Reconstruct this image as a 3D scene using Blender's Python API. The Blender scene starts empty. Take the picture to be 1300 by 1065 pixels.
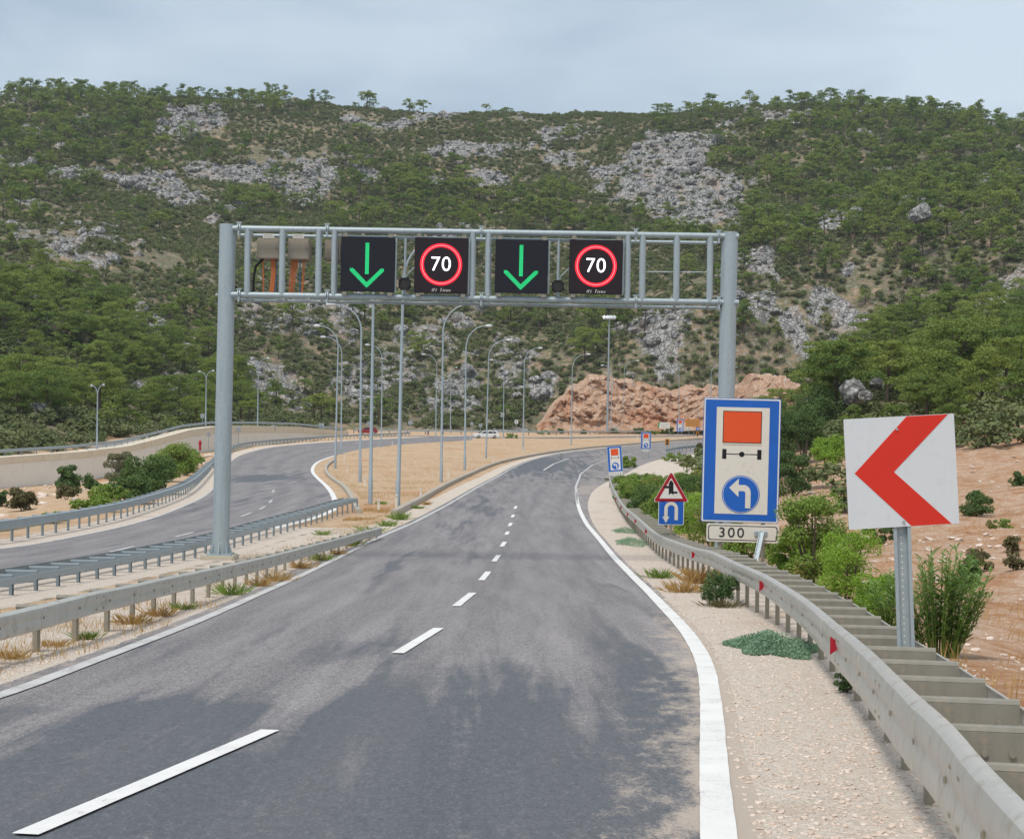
import bpy, bmesh, math, random
import numpy as np
from mathutils import Vector, Matrix
random.seed(7); rng = np.random.default_rng(11)
S = bpy.context.scene
COL = S.collection
R = math.radians
# ------------------------------------------------------------------ camera
W, H, F = 1300.0, 1065.0, 2000.0
CAM = Vector((0, 0, 2.5))
PITCH = math.atan(17.5/F); ROLL = R(0.85)
_f = Vector((0, math.cos(PITCH), -math.sin(PITCH)))
_u0 = Vector((0, math.sin(PITCH), math.cos(PITCH))); _r0 = Vector((1, 0, 0))
UP = _u0*math.cos(ROLL) - _r0*math.sin(ROLL)
RT = _r0*math.cos(ROLL) + _u0*math.sin(ROLL)
cd = bpy.data.cameras.new('camera'); cam = bpy.data.objects.new('camera', cd); COL.objects.link(cam)
M3 = Matrix((RT, UP, -_f)).transposed()
cam.matrix_world = Matrix.Translation(CAM) @ M3.to_4x4()
cd.sensor_fit = 'HORIZONTAL'; cd.sensor_width = 36; cd.lens = 36*F/W; cd.clip_start = .1; cd.clip_end = 6000
S.camera = cam

def ray(px, py):
    v = _f + RT*((px-W/2)/F) - UP*((py-H/2)/F)
    return v/v.y
def at(px, py, d): return CAM + ray(px, py)*d
def proj(x, y, z):
    v = np.stack([np.asarray(x, float)-CAM.x, np.asarray(y, float)-CAM.y, np.asarray(z, float)-CAM.z], -1)
    a = v@np.array(RT); b = v@np.array(UP); c = np.maximum(v@np.array(_f), .01)
    return W/2+F*a/c, H/2-F*b/c
# ------------------------------------------------------------------ ground profile along the road
_D = [-60, 0, 8, 10.8, 12.6, 18.9, 22.9, 27.5, 36.9, 48, 68.6, 90, 143, 200, 330, 500, 1500]
_Z = [2.6, -1.75, -2.27, -2.47, -2.6, -2.98, -3.23, -3.5, -4.06, -4.6, -5.2, -5.6, -6.4, -6.65, -6.6, -6.4, -6.4]
_gx = np.arange(-60, 1500, .5); _gz = np.interp(_gx, _D, np.array(_Z)+2.5)
_k = np.ones(9)/9
for _ in range(3):
    _gz = np.convolve(np.pad(_gz, 4, mode='edge'), _k, 'valid')
def Z0(d): return np.interp(d, _gx, _gz)
_ds = np.concatenate([np.arange(4, 60, .1), np.arange(60, 480, .5)])
_zs = Z0(_ds)
def gp(px, py, h=0):
    s = ray(px, py)
    g = CAM.z + s.z*_ds - _zs - h
    i = int(np.argmax(g < 0)) if (g < 0).any() else len(_ds)-1
    if i == 0: i = 1
    t = g[i-1]/(g[i-1]-g[i]+1e-9); d = _ds[i-1]+(_ds[i]-_ds[i-1])*min(max(t, 0), 1)
    return (CAM.x+s.x*d, d)
def gps(L): return [gp(*p) for p in L]
# ------------------------------------------------------------------ numpy noise
def _hash(i, j, s):
    n = (i*374761393 + j*668265263 + s*982451653) & 0x7fffffff
    n = ((n ^ (n >> 13))*1274126177) & 0x7fffffff
    return ((n ^ (n >> 16)) & 0xffff)/65535.0
def vnoise(x, y, s=0):
    x = np.asarray(x, float); y = np.asarray(y, float)
    i = np.floor(x).astype(np.int64); j = np.floor(y).astype(np.int64); u = x-i; v = y-j
    u = u*u*(3-2*u); v = v*v*(3-2*v)
    a = _hash(i, j, s); b = _hash(i+1, j, s); c = _hash(i, j+1, s); d = _hash(i+1, j+1, s)
    return (a*(1-u)+b*u)*(1-v)+(c*(1-u)+d*u)*v
def fbm(x, y, o=4, s=0):
    t = 0; a = .5; n = 0
    for k in range(o):
        t = t+a*vnoise(x*2**k+17.3*k, y*2**k-9.1*k, s+k); n += a; a *= .5
    return t/n
def sst(a, b, x):
    t = np.clip((x-a)/(b-a), 0, 1); return t*t*(3-2*t)
def segdist(px, py, poly, closed=True):
    P = np.array(poly); Q = np.roll(P, -1, 0)
    if not closed: P = P[:-1]; Q = Q[:-1]
    best = np.full(np.shape(px), 1e9); ins = np.zeros(np.shape(px), bool)
    for (ax, ay), (bx, by) in zip(P, Q):
        dx, dy = bx-ax, by-ay; l2 = dx*dx+dy*dy+1e-12
        t = np.clip(((px-ax)*dx+(py-ay)*dy)/l2, 0, 1)
        best = np.minimum(best, (px-ax-t*dx)**2+(py-ay-t*dy)**2)
        if closed and abs(dy) > 1e-12:
            c = ((ay > py) != (by > py)) & (px < dx*(py-ay)/dy+ax)
            ins ^= c
    best = np.sqrt(best)
    return np.where(ins, -best, best) if closed else best
def resample(P, n=None, step=None):
    P = np.array(P, float); L = np.concatenate([[0], np.cumsum(np.hypot(*np.diff(P, axis=0).T))])
    if n is None: n = max(2, int(round(L[-1]/step))+1)
    t = np.linspace(0, L[-1], n)
    return np.stack([np.interp(t, L, P[:, k]) for k in range(P.shape[1])], 1)
def smooth(P, it=2):
    P = [tuple(p) for p in P]
    for _ in range(it):
        Q = [P[0]]
        for a, b in zip(P[:-1], P[1:]):
            Q.append(tuple(.75*u+.25*v for u, v in zip(a, b))); Q.append(tuple(.25*u+.75*v for u, v in zip(a, b)))
        Q.append(P[-1]); P = Q
    return P
# ------------------------------------------------------------------ road outlines (plan)
L_line = smooth([(-5.2, 0), (-5.0, 6), (-4.9, 10)] + gps([(0, 885), (110, 843), (250, 790), (350, 745), (420, 712), (462, 690), (550, 651), (590, 628), (625, 608), (652, 593), (680, 582), (720, 573.5), (780, 567.5), (830, 563), (900, 557), (960, 552)]))
R_line = smooth([(.1, 0), (.75, 5)] + gps([(906, 985), (904, 900), (896, 840), (871, 800), (840, 768), (815, 742), (780, 707), (758, 681), (741, 660), (733, 640), (731, 618), (737, 602), (752, 590.5), (770, 584)]))
R_edge = smooth([(.6, 0), (1.2, 5)] + [(x+.22, y) for x, y in gps([(906, 985), (904, 900), (896, 840), (871, 800), (840, 768), (815, 742), (780, 707), (758, 681), (744, 660), (740, 640)])] + gps([(752, 622), (775, 609), (795, 601), (812, 591), (835, 583), (870, 577), (930, 571), (1000, 566)]))
L_edge = [(x-.3, y) for x, y in L_line]
LO = smooth([(-17.6, 25), (-17.3, 40)] + gps([(0, 698), (84, 684), (169, 666), (239, 641), (268, 625), (280, 606), (288, 590), (305, 577), (335, 569), (367, 565), (426, 560.5), (521, 555.5), (600, 553)]))
LI = smooth([(-10.0, 12), (-10.0, 30)] + [(-9.95, 40), (-9.85, 50), (-9.6, 60)] + gps([(424, 651), (427, 638), (419, 621), (403, 607), (395, 597), (401, 587.5), (414, 582), (431, 576.5), (454, 570.5), (485, 566.5), (521, 563), (600, 558.5)]))
FARC = gps([(405, 552), (440, 552.6), (520, 553.5), (600, 555), (700, 556), (800, 554.5), (880, 552.5), (940, 552), (1010, 551)])
main_poly = list(L_edge)+list(R_edge)[::-1]
left_poly = list(LO)+list(LI)[::-1]
# wall beside the upper road: (px, top, bottom, depth)
WALL = [(-160, 594, 634, 138), (-80, 588, 628, 150), (0, 581, 620, 160), (100, 574, 612, 175), (160, 567, 600, 190), (200, 557, 585, 208), (240, 546, 576, 224), (275, 541.5, 572, 240), (330, 541, 566, 265), (380, 542, 560, 290), (440, 548, 555, 320)]
_wt = [at(a, t, d) for a, t, b, d in WALL]; _wb = [at(a, b, d) for a, t, b, d in WALL]
_wy = [p.y for p in _wt]; _wx = [p.x for p in _wt]; _wz = [p.z for p in _wt]; _wbz = [p.z for p in _wb]
# region that stays on the road profile
flat = [(-30, -40), (-19.5, 0), (-19, 40)] + [(x-1.6, y) for x, y in gps([(0, 690), (84, 674), (169, 656), (232, 630), (262, 600), (285, 580)])] + [gp(330, 566), gp(400, 560.5)] + \
       [(-36, 330), (-40, 385), (0, 385), (8, 403), (72, 403), (67, 360), (64, 340), (52, 326)] + gps([(960, 570), (880, 579), (845, 590), (812, 603), (796, 625)]) + [(6.6, 85), (6.0, 60), (5.6, 45), (5.3, 34), (4.9, 26), (4.4, 17), (3.7, 10), (3.0, 4), (2.4, 0), (10, -40)]
_fp = resample(flat+[flat[0]], step=9.0)
ctrl = [(x, y, float(Z0(y))) for x, y in _fp]
CT = [  # right bank and right slope
 (1120, 960, 13), (1290, 860, 23), (1295, 770, 31), (1150, 745, 40), (1290, 705, 45), (1200, 690, 52), (1290, 655, 60), (1100, 665, 62), (1010, 690, 56), (960, 690, 62), (1245, 612, 84), (1330, 600, 84),
 (1060, 600, 105), (1000, 632, 88), (920, 640, 92), (860, 640, 92), (1030, 545, 160), (1085, 512, 176), (1160, 500, 190), (1290, 500, 170), (1400, 495, 160), (1290, 420, 290), (1450, 410, 280), (1290, 320, 420), (1450, 320, 410), (1290, 240, 555), (1450, 250, 540), (1150, 430, 320), (1130, 320, 455), (1120, 225, 610), (1045, 490, 290), (962, 490, 386), (1000, 478, 374),
 (900, 577, 200), (850, 600, 147), (1010, 575, 135), (940, 585, 150),
 (920, 490, 416), (930, 410, 430), (900, 310, 520), (900, 215, 650), (760, 484, 420), (700, 516, 413), (700, 430, 460), (700, 310, 570), (700, 215, 690),
 (520, 530, 400), (500, 430, 460), (500, 310, 560), (500, 215, 690), (320, 515, 375), (320, 430, 430), (300, 310, 540), (300, 215, 680),
 (130, 540, 270), (130, 420, 350), (100, 310, 470), (80, 210, 640), (0, 560, 205), (-80, 565, 190), (0, 480, 270), (-60, 400, 330), (-60, 310, 440), (-80, 210, 620), (-200, 480, 250), (-200, 300, 430), (-250, 200, 620),
 # skyline
 (-300, 135, 800), (-100, 132, 800), (0, 130, 800), (200, 127, 800), (380, 135, 800), (500, 147, 790), (650, 149, 790), (800, 147, 790), (900, 142, 780), (1080, 140, 760), (1180, 149, 740), (1300, 163, 720), (1450, 190, 700), (1600, 220, 680),
 # lower left ground
 (-60, 668, 62), (-40, 655, 90), (0, 648, 112), (60, 645, 115), (130, 632, 118), (170, 612, 140), (200, 597, 165), (235, 585, 190), (240, 600, 150)]
for a, b, d in CT:
    p = at(a, b, d); ctrl.append((p.x, p.y, p.z))
for p in list(ctrl[-0:]): pass
for a, b, d in [(-300, 135, 800), (0, 130, 800), (380, 135, 800), (650, 149, 790), (900, 142, 780), (1180, 149, 740), (1450, 190, 700)]:
    p = at(a, b, d); ctrl.append((p.x*1.12, p.y+140, p.z-12)); ctrl.append((p.x*1.5, p.y+500, p.z-90))
for t, b in zip(_wt, _wb):
    ctrl.append((t.x-16, t.y, t.z+1)); ctrl.append((t.x+7, t.y, b.z-.1))
ctrl += [(40, 0, 0), (60, 40, 3), (70, 90, 10), (-60, 0, -2), (-60, 60, -6)]
ctrl = np.array(ctrl); _C = ctrl[:, :2]/100.0
def _U(r2): return np.where(r2 > 1e-12, r2*np.log(r2+1e-12), 0)
_n = len(_C); _K = _U(((_C[:, None]-_C[None])**2).sum(-1))+np.eye(_n)*2e-4
_P = np.hstack([np.ones((_n, 1)), _C]); _A = np.block([[_K, _P], [_P.T, np.zeros((3, 3))]])
_w = np.linalg.solve(_A, np.concatenate([ctrl[:, 2], np.zeros(3)]))
def tps(x, y):
    x = np.ravel(x)/100.; y = np.ravel(y)/100.; out = np.empty(len(x))
    for s in range(0, len(x), 20000):
        q = np.stack([x[s:s+20000], y[s:s+20000]], 1)
        r2 = ((q[:, None]-_C[None])**2).sum(-1)
        out[s:s+20000] = _U(r2)@_w[:_n]+_w[_n]+q@_w[_n+1:]
    return out
BLOBS = []      # rock outcrops in plan: x, y, rx, ry, strength
def T(x, y, detail=True, road=False):
    x = np.asarray(x, float); y = np.asarray(y, float); sh = np.broadcast(x, y).shape
    x = np.broadcast_to(x, sh).ravel(); y = np.broadcast_to(y, sh).ravel()
    z = tps(x, y); z0 = Z0(y)
    d = segdist(x, y, flat)
    # upper road terrace and the ground at the wall's foot
    wx = np.interp(y, _wy, _wx); wt = np.interp(y, _wy, _wz); wb = np.interp(y, _wy, _wbz); s = x-wx
    inr = sst(128, 138, y)*(1-sst(318, 330, y))
    up = (s < -3.0)
    zu = np.where(s > -11, wt-1.25, wt-1.25+(z-wt+1.25)*sst(-8, -20, s))
    zl = wb+(z-wb)*sst(2, 12, s)
    z = z*(1-inr)+np.where(up, zu, zl)*inr
    w = sst(0, 5, d)
    if detail:
        amp = sst(2, 30, d)*(1-inr*(np.abs(s+5) < 8))
        z = z+amp*((fbm(x/38, y/38, 4, 3)-.5)*7*sst(150, 320, y)+(fbm(x/7, y/7, 3, 9)-.5)*1.1)+sst(0, 4, d)*(1-inr*(np.abs(s+5) < 7))*(fbm(x/1.7, y/1.7, 3, 5)-.5)*.45
        rk = rockmask(x, y)
        rid = 1-np.abs(2*fbm(x/9, y/13, 4, 21)-1)
        z = z+rk*amp*((rid-.6)*5.5+(fbm(x/2.4, y/3.2, 3, 31)-.5)*2.6)
    z = z0*(1-w)+z*w
    if road:
        z = z-.10*sst(.05, .35, -roaddist(x, y))
    return z.reshape(sh)
def rockmask(x, y):
    m = np.zeros(np.shape(x))
    if not BLOBS: return m
    wxx = x+(fbm(x/14, y/20, 3, 41)-.5)*16; wyy = y+(fbm(x/14+9, y/20, 3, 43)-.5)*26
    for bx, by, rx, ry, st in BLOBS:
        q = ((wxx-bx)/rx)**2+((wyy-by)/ry)**2
        m = np.maximum(m, st*(1-sst(.55, 1.25, q)))
    n = fbm(x/16, y/24, 4, 51)
    m = np.maximum(m, .75*sst(.67, .73, n)*sst(300, 350, y))
    return np.clip(m, 0, 1)
def roaddist(x, y):
    x = np.asarray(x, float); y = np.asarray(y, float); out = np.full(np.shape(x), 99.)
    m = (y < 430) & (np.abs(x) < 75)
    if m.any():
        a = segdist(x[m], y[m], main_poly); b = segdist(x[m], y[m], left_poly); c = segdist(x[m], y[m], FARC, False)-4.0
        out[m] = np.minimum(np.minimum(a, b), c)
    return out
_hd = np.concatenate([np.arange(6, 100, .5), np.arange(100, 1000, 1.5)])
def hit(px, py, detail=False, start=6):
    s = ray(px, py); d = _hd[_hd >= start]
    g = CAM.z+s.z*d-T(s.x*d, d, detail)
    i = int(np.argmax(g < 0)) if (g < 0).any() else len(d)-1
    return (s.x*d[i], d[i])
for (a, b, rx, ry, st) in [(245, 152, 38, 20, 1), (190, 235, 45, 18, 1), (300, 222, 80, 16, 1), (390, 240, 36, 26, 1), (235, 255, 40, 10, .8), (850, 195, 66, 26, 1), (790, 220, 60, 14, .9), (860, 240, 84, 34, 1), (895, 275, 46, 18, 1), (1062, 283, 42, 16, 1), (1170, 268, 20, 14, 1), (1210, 470, 1, 1, 0),
        (590, 195, 50, 16, .9), (625, 235, 40, 14, .9), (500, 164, 40, 7, .9), (545, 157, 34, 6, .9), (480, 475, 60, 44, .62), (565, 490, 40, 40, .66), (340, 490, 66, 36, .6), (215, 500, 34, 40, .56), (190, 440, 40, 12, .6), (640, 470, 34, 40, .58), (840, 425, 50, 30, .66), (950, 395, 34, 32, .64), (975, 340, 24, 26, .8), (690, 500, 30, 24, .8),
        (410, 420, 40, 30, .58), (330, 400, 50, 16, .58), (530, 430, 40, 26, .58), (100, 330, 55, 10, .6), (120, 290, 30, 14, .6), (1085, 510, 26, 22, .9), (1070, 400, 40, 10, .8), (1010, 440, 30, 30, .8), (720, 170, 50, 10, .6), (660, 190, 40, 8, .6), (450, 200, 30, 8, .6), (370, 345, 60, 12, .5), (55, 305, 60, 8, .5)]:
    x, y = hit(a, b)
    x1, y1 = hit(a, b-ry*.9); x2, y2 = hit(a, b+ry*.9)
    BLOBS.append((x, y, max(2, rx*y/F*1.02), min(max(4, abs(y1-y2)/2*1.05), 36), st))
# ------------------------------------------------------------------ node helpers and materials
class NT:
    def __init__(s, nt): s.nt = nt; s.N = nt.nodes; s.L = nt.links
    def n(s, t, **kw):
        o = s.N.new(t)
        for k, v in kw.items():
            if k in ('operation', 'blend_type', 'data_type', 'attribute_name', 'attribute_type', 'feature', 'noise_dimensions', 'sky_type', 'vector_type', 'clamp'): setattr(o, k, v)
        return o
    def put(s, node, key, v):
        i = node.inputs[key]
        if isinstance(v, bpy.types.NodeSocket): s.L.new(v, i)
        else:
            if hasattr(i.default_value, '__len__') and not hasattr(v, '__len__'): v = (v,)*len(i.default_value)
            if hasattr(i.default_value, '__len__') and len(i.default_value) == 4 and len(v) == 3: v = tuple(v)+(1,)
            i.default_value = v
    def noise(s, vec, scale, detail=4, rough=.55, dist=0):
        o = s.n('ShaderNodeTexNoise'); s.put(o, 'Vector', vec); s.put(o, 'Scale', scale); s.put(o, 'Detail', detail); s.put(o, 'Roughness', rough); s.put(o, 'Distortion', dist); return o.outputs['Fac']
    def vor(s, vec, scale, feature='F1', out='Distance'):
        o = s.n('ShaderNodeTexVoronoi', feature=feature); s.put(o, 'Vector', vec); s.put(o, 'Scale', scale); return o.outputs[out]
    def ramp(s, fac, a, b, lo=0, hi=1):
        o = s.n('ShaderNodeMapRange'); s.put(o, 'Value', fac); s.put(o, 'From Min', a); s.put(o, 'From Max', b); s.put(o, 'To Min', lo); s.put(o, 'To Max', hi); return o.outputs[0]
    def mix(s, fac, a, b, mode='MIX'):
        o = s.n('ShaderNodeMix', data_type='RGBA', blend_type=mode); s.put(o, 0, fac); s.put(o, 6, a); s.put(o, 7, b); return o.outputs[2]
    def m(s, op, a, b=0, clamp=False):
        o = s.n('ShaderNodeMath', operation=op); s.put(o, 0, a); s.put(o, 1, b); o.use_clamp = clamp; return o.outputs[0]
    def scale(s, vec, v):
        o = s.n('ShaderNodeVectorMath', operation='MULTIPLY'); s.put(o, 0, vec); s.put(o, 1, v); return o.outputs[0]
    def attr(s, name, out='Fac'):
        o = s.n('ShaderNodeAttribute', attribute_name=name); return o.outputs[out]
    def bump(s, h, strength=.3, dist=.02):
        o = s.n('ShaderNodeBump'); s.put(o, 'Height', h); s.put(o, 'Strength', strength); s.put(o, 'Distance', dist); return o.outputs[0]
def new_mat(name):
    m = bpy.data.materials.new(name); m.use_nodes = True; t = NT(m.node_tree)
    b = m.node_tree.nodes['Principled BSDF']; geo = t.n('ShaderNodeNewGeometry'); t.pos = geo.outputs['Position']; t.b = b
    tc = t.n('ShaderNodeTexCoord'); t.obj = tc.outputs['Object']
    return m, t, b
def simple(name, col, rough=.6, metal=0, var=.12, scale=3., emit=None, es=0, bump=0, spec=.3, dirt=None, streak=0):
    m, t, b = new_mat(name)
    n = t.noise(t.obj, scale, 5, .6)
    c = t.mix(n, tuple(max(0, x*(1-var)) for x in col), tuple(min(1, x*(1+var)) for x in col))
    if streak:
        q = t.noise(t.scale(t.obj, (9, 9, .7)), 1.2, 4, .6)
        c = t.mix(t.ramp(q, .5, .75, 0, streak), c, tuple(x*.55 for x in col))
    if dirt:
        d = t.noise(t.obj, scale*2.3, 6, .7); c = t.mix(t.ramp(d, .56, .7, 0, .8), c, dirt)
    t.put(b, 'Base Color', c); t.put(b, 'Roughness', rough); t.put(b, 'Metallic', metal); t.put(b, 'Specular IOR Level', spec)
    if emit: t.put(b, 'Emission Color', emit); t.put(b, 'Emission Strength', es)
    if bump: t.put(b, 'Normal', t.bump(t.noise(t.obj, scale*8, 4), bump, .01))
    return m
M = {}
M['galv'] = simple('galvanised_steel', (.36, .42, .44), .48, .25, .10, 9, streak=.35, dirt=(.26, .29, .29))
M['rail'] = simple('weathered_guardrail_zinc', (.53, .515, .465), .38, .35, .12, 2.2, streak=.35, dirt=(.33, .26, .18))
M['railpost'] = simple('dusty_rail_post_steel', (.30, .27, .21), .6, .1, .16, 5, streak=.3, dirt=(.22, .16, .10))
M['spacer'] = simple('grey_spacer_steel', (.25, .235, .195), .5, .1, .14, 6, streak=.3, dirt=(.32, .27, .20))
M['farrail'] = simple('blue_grey_rail_zinc', (.33, .38, .40), .5, .2, .12, 1.5, streak=.3)
M['farpost'] = simple('blue_grey_post_steel', (.22, .26, .28), .55, .2, .12, 3)
M['pole'] = simple('lamp_pole_zinc', (.33, .39, .42), .5, .25, .10, 2, streak=.2)
M['lamp'] = simple('pale_lamp_housing', (.60, .62, .63), .35, 0, .04, 3)
M['blue'] = simple('blue_sign_sheeting', (.012, .11, .45), .4, 0, .16, 2.2, streak=.18, spec=.4)
M['white'] = simple('white_sign_sheeting', (.68, .67, .62), .45, 0, .05, 4, dirt=(.58, .54, .46))
M['cream'] = simple('cream_sign_sheeting', (.67, .625, .545), .45, 0, .06, 4, dirt=(.55, .47, .36))
M['chevw'] = simple('cool_white_sheeting', (.62, .645, .66), .4, 0, .04, 3, streak=.10, dirt=(.56, .57, .56))
M['orange'] = simple('orange_red_sheeting', (.70, .085, .02), .45, 0, .08, 3)
M['red'] = simple('red_sheeting', (.62, .032, .018), .42, 0, .07, 3)
M['crimson'] = simple('dark_red_sheeting', (.36, .012, .025), .45, 0, .08, 3)
M['black'] = simple('black_sheeting', (.012, .012, .014), .5, 0, .1, 3)
M['led'] = simple('matt_black_led_face', (.010, .011, .018), .55, 0, .15, 8)
M['ledred'] = simple('matt_black_led_face_warm', (.016, .010, .014), .55, 0, .15, 8)
M['cab'] = simple('black_cabinet', (.015, .016, .018), .5, 0, .1, 4)
M['green_led'] = simple('green_led', (.02, .2, .08), .4, emit=(.015, .70, .22), es=1.1)
M['red_led'] = simple('red_led', (.3, .01, .01), .4, emit=(1, .012, .03), es=1.6)
M['pink_led'] = simple('pale_red_led', (.3, .1, .1), .4, emit=(1, .22, .26), es=1.2)
M['white_led'] = simple('white_led', (.5, .5, .5), .4, emit=(.93, .95, 1), es=1.6)
M['box'] = simple('beige_grey_cabinet', (.33, .285, .22), .55, 0, .07, 5, streak=.2)
M['cable_orange'] = simple('orange_cable', (.50, .16, .06), .6); M['cable_black'] = simple('black_cable', (.015, .015, .016), .6)
M['cable_blue'] = simple('blue_cable', (.06, .16, .24), .6)
M['lens'] = simple('dark_amber_lens', (.05, .035, .02), .2, 0, .1, 4, spec=.6)
M['concrete'] = simple('pale_concrete', (.47, .42, .33), .8, 0, .12, 1.2, bump=.2, streak=.3, dirt=(.40, .34, .26))
M['kerb'] = simple('kerb_concrete', (.40, .36, .30), .85, 0, .15, 2.5, bump=.3, dirt=(.34, .27, .19))
M['wall'] = simple('streaked_wall_concrete', (.76, .735, .67), .85, 0, .08, .35, bump=.15, streak=.28, dirt=(.64, .60, .52))
M['walltop'] = simple('tan_wall_coping', (.68, .60, .47), .85, 0, .12, .4, dirt=(.56, .42, .27))
M['paint'] = simple('white_road_paint', (.66, .66, .63), .7, 0, .06, 1.5, dirt=(.44, .42, .39))
M['oldpaint'] = simple('dusty_road_paint', (.50, .49, .46), .75, 0, .10, 1.2, dirt=(.30, .28, .26))
M['delin'] = simple('delineator_plastic', (.68, .63, .54), .6, 0, .06, 3)
M['glass'] = simple('dark_car_glass', (.03, .04, .045), .1, 0, .05, 3, spec=.6)
M['carwhite'] = simple('white_car_paint', (.72, .74, .76), .3, 0, .02, 2, spec=.5)
M['carred'] = simple('dark_red_car_paint', (.26, .02, .025), .3, 0, .05, 2, spec=.5)
M['tyre'] = simple('tyre_rubber', (.02, .02, .02), .8)
M['rim'] = simple('wheel_rim', (.4, .4, .4), .4, .5)
M['skin'] = simple('skin', (.45, .26, .18), .6); M['shirt'] = simple('white_shirt_cloth', (.68, .68, .70), .8); M['trouser'] = simple('blue_trouser_cloth', (.05, .07, .2), .8)
M['hair'] = simple('dark_hair', (.02, .015, .01), .7); M['signback'] = simple('grey_sign_back', (.34, .38, .40), .5, .3, .08, 3)
M['yellow'] = simple('amber_sign_sheeting', (.50, .20, .015), .5, 0, .08, 3); M['lightbar'] = simple('pale_green_sign', (.05, .3, .12), .5)
M['bark'] = simple('pine_bark', (.10, .075, .055), .9, 0, .3, 4, bump=.4)

def hill_rock(t):
    v = t.noise(t.pos, .35, 6, .7); w = t.noise(t.scale(t.pos, (1, 1, 2.2)), 1.1, 6, .72, .6)
    c = t.mix(t.ramp(v, .3, .7), (.36, .35, .335), (.56, .545, .52))
    c = t.mix(t.ramp(w, .42, .56), (.085, .083, .08), c)
    ed = t.vor(t.scale(t.pos, (1, .8, .45)), .55, 'DISTANCE_TO_EDGE'); c = t.mix(t.ramp(ed, .02, .10, .85, 0), c, (.07, .068, .062))
    ed = t.vor(t.scale(t.pos, (1, .8, .6)), 1.6, 'DISTANCE_TO_EDGE'); c = t.mix(t.ramp(ed, .02, .09, .55, 0), c, (.11, .105, .10))
    return t.mix(t.ramp(t.noise(t.pos, .12, 3), .55, .72, 0, .55), c, (.36, .27, .20))
def make_ground():
    m, t, b = new_mat('roadside_ground')
    P = t.pos; g, s, rk, nr = t.attr('gravel'), t.attr('sand'), t.attr('rock'), t.attr('near')
    n1 = t.noise(P, .16, 5, .6); n2 = t.noise(P, 1.1, 5, .65); n3 = t.noise(P, 9, 4, .7); n4 = t.noise(P, 42, 3, .7)
    peb = t.vor(P, 55, out='Color'); pebv = t.n('ShaderNodeSeparateColor'); t.put(pebv, 0, peb); pv = pebv.outputs[0]
    hill = t.mix(t.ramp(n2, .35, .65), (.12, .10, .07), (.235, .185, .13))
    hill = t.mix(t.ramp(n1, .48, .62), hill, (.34, .235, .155))
    hill = t.mix(t.ramp(t.noise(P, .5, 5, .7), .44, .56, 0, .9), hill, (.11, .122, .058))
    hill = t.mix(t.ramp(t.noise(P, .9, 6, .7), .55, .66, 0, .9), hill, (.33, .31, .29))
    bank = t.mix(t.ramp(n2, .34, .66), (.34, .165, .078), (.46, .285, .165))
    bank = t.mix(t.ramp(n1, .45, .6, 0, .7), bank, (.45, .28, .17))
    bank = t.mix(t.ramp(t.m('MULTIPLY', n3, t.ramp(n2, .3, .7, .7, 1.2)), .42, .60, 0, .7), bank, (.54, .43, .35))
    bank = t.mix(t.ramp(n4, .55, .75, 0, .6), bank, (.20, .11, .07))
    sand = t.mix(t.ramp(n2, .34, .66), (.45, .31, .19), (.58, .435, .30))
    sand = t.mix(t.ramp(n3, .54, .68, 0, .7), sand, (.30, .18, .09))
    sand = t.mix(t.ramp(n1, .52, .66, 0, .6), sand, (.46, .24, .12))
    grav = t.mix(pv, (.46, .385, .315), (.75, .665, .575))
    grav = t.mix(t.ramp(n2, .4, .68, 0, .45), grav, (.57, .475, .385))
    grav = t.mix(t.ramp(n4, .60, .72, 0, .7), grav, (.20, .15, .12))
    grav = t.mix(t.ramp(t.noise(P, .6, 5), .56, .7, 0, .4), grav, (.40, .28, .19))
    c = t.mix(nr, hill, bank)
    c = t.mix(t.ramp(t.m('ADD', rk, t.m('MULTIPLY', t.m('SUBTRACT', t.noise(P, .45, 5, .7), .5), 1.3)), .42, .62), c, hill_rock(t))
    c = t.mix(t.ramp(t.m('ADD', s, t.m('MULTIPLY', t.m('SUBTRACT', n2, .5), .7)), .4, .6), c, sand)
    c = t.mix(t.ramp(t.m('ADD', g, t.m('MULTIPLY', t.m('SUBTRACT', n2, .5), .8)), .4, .6), c, grav)
    t.put(b, 'Base Color', c); t.put(b, 'Roughness', .95); t.put(b, 'Specular IOR Level', .1)
    h = t.m('ADD', t.m('MULTIPLY', n4, .35), t.m('MULTIPLY', n3, .65))
    t.put(b, 'Normal', t.bump(h, .8, .09))
    return m
M['ground'] = make_ground()
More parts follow.
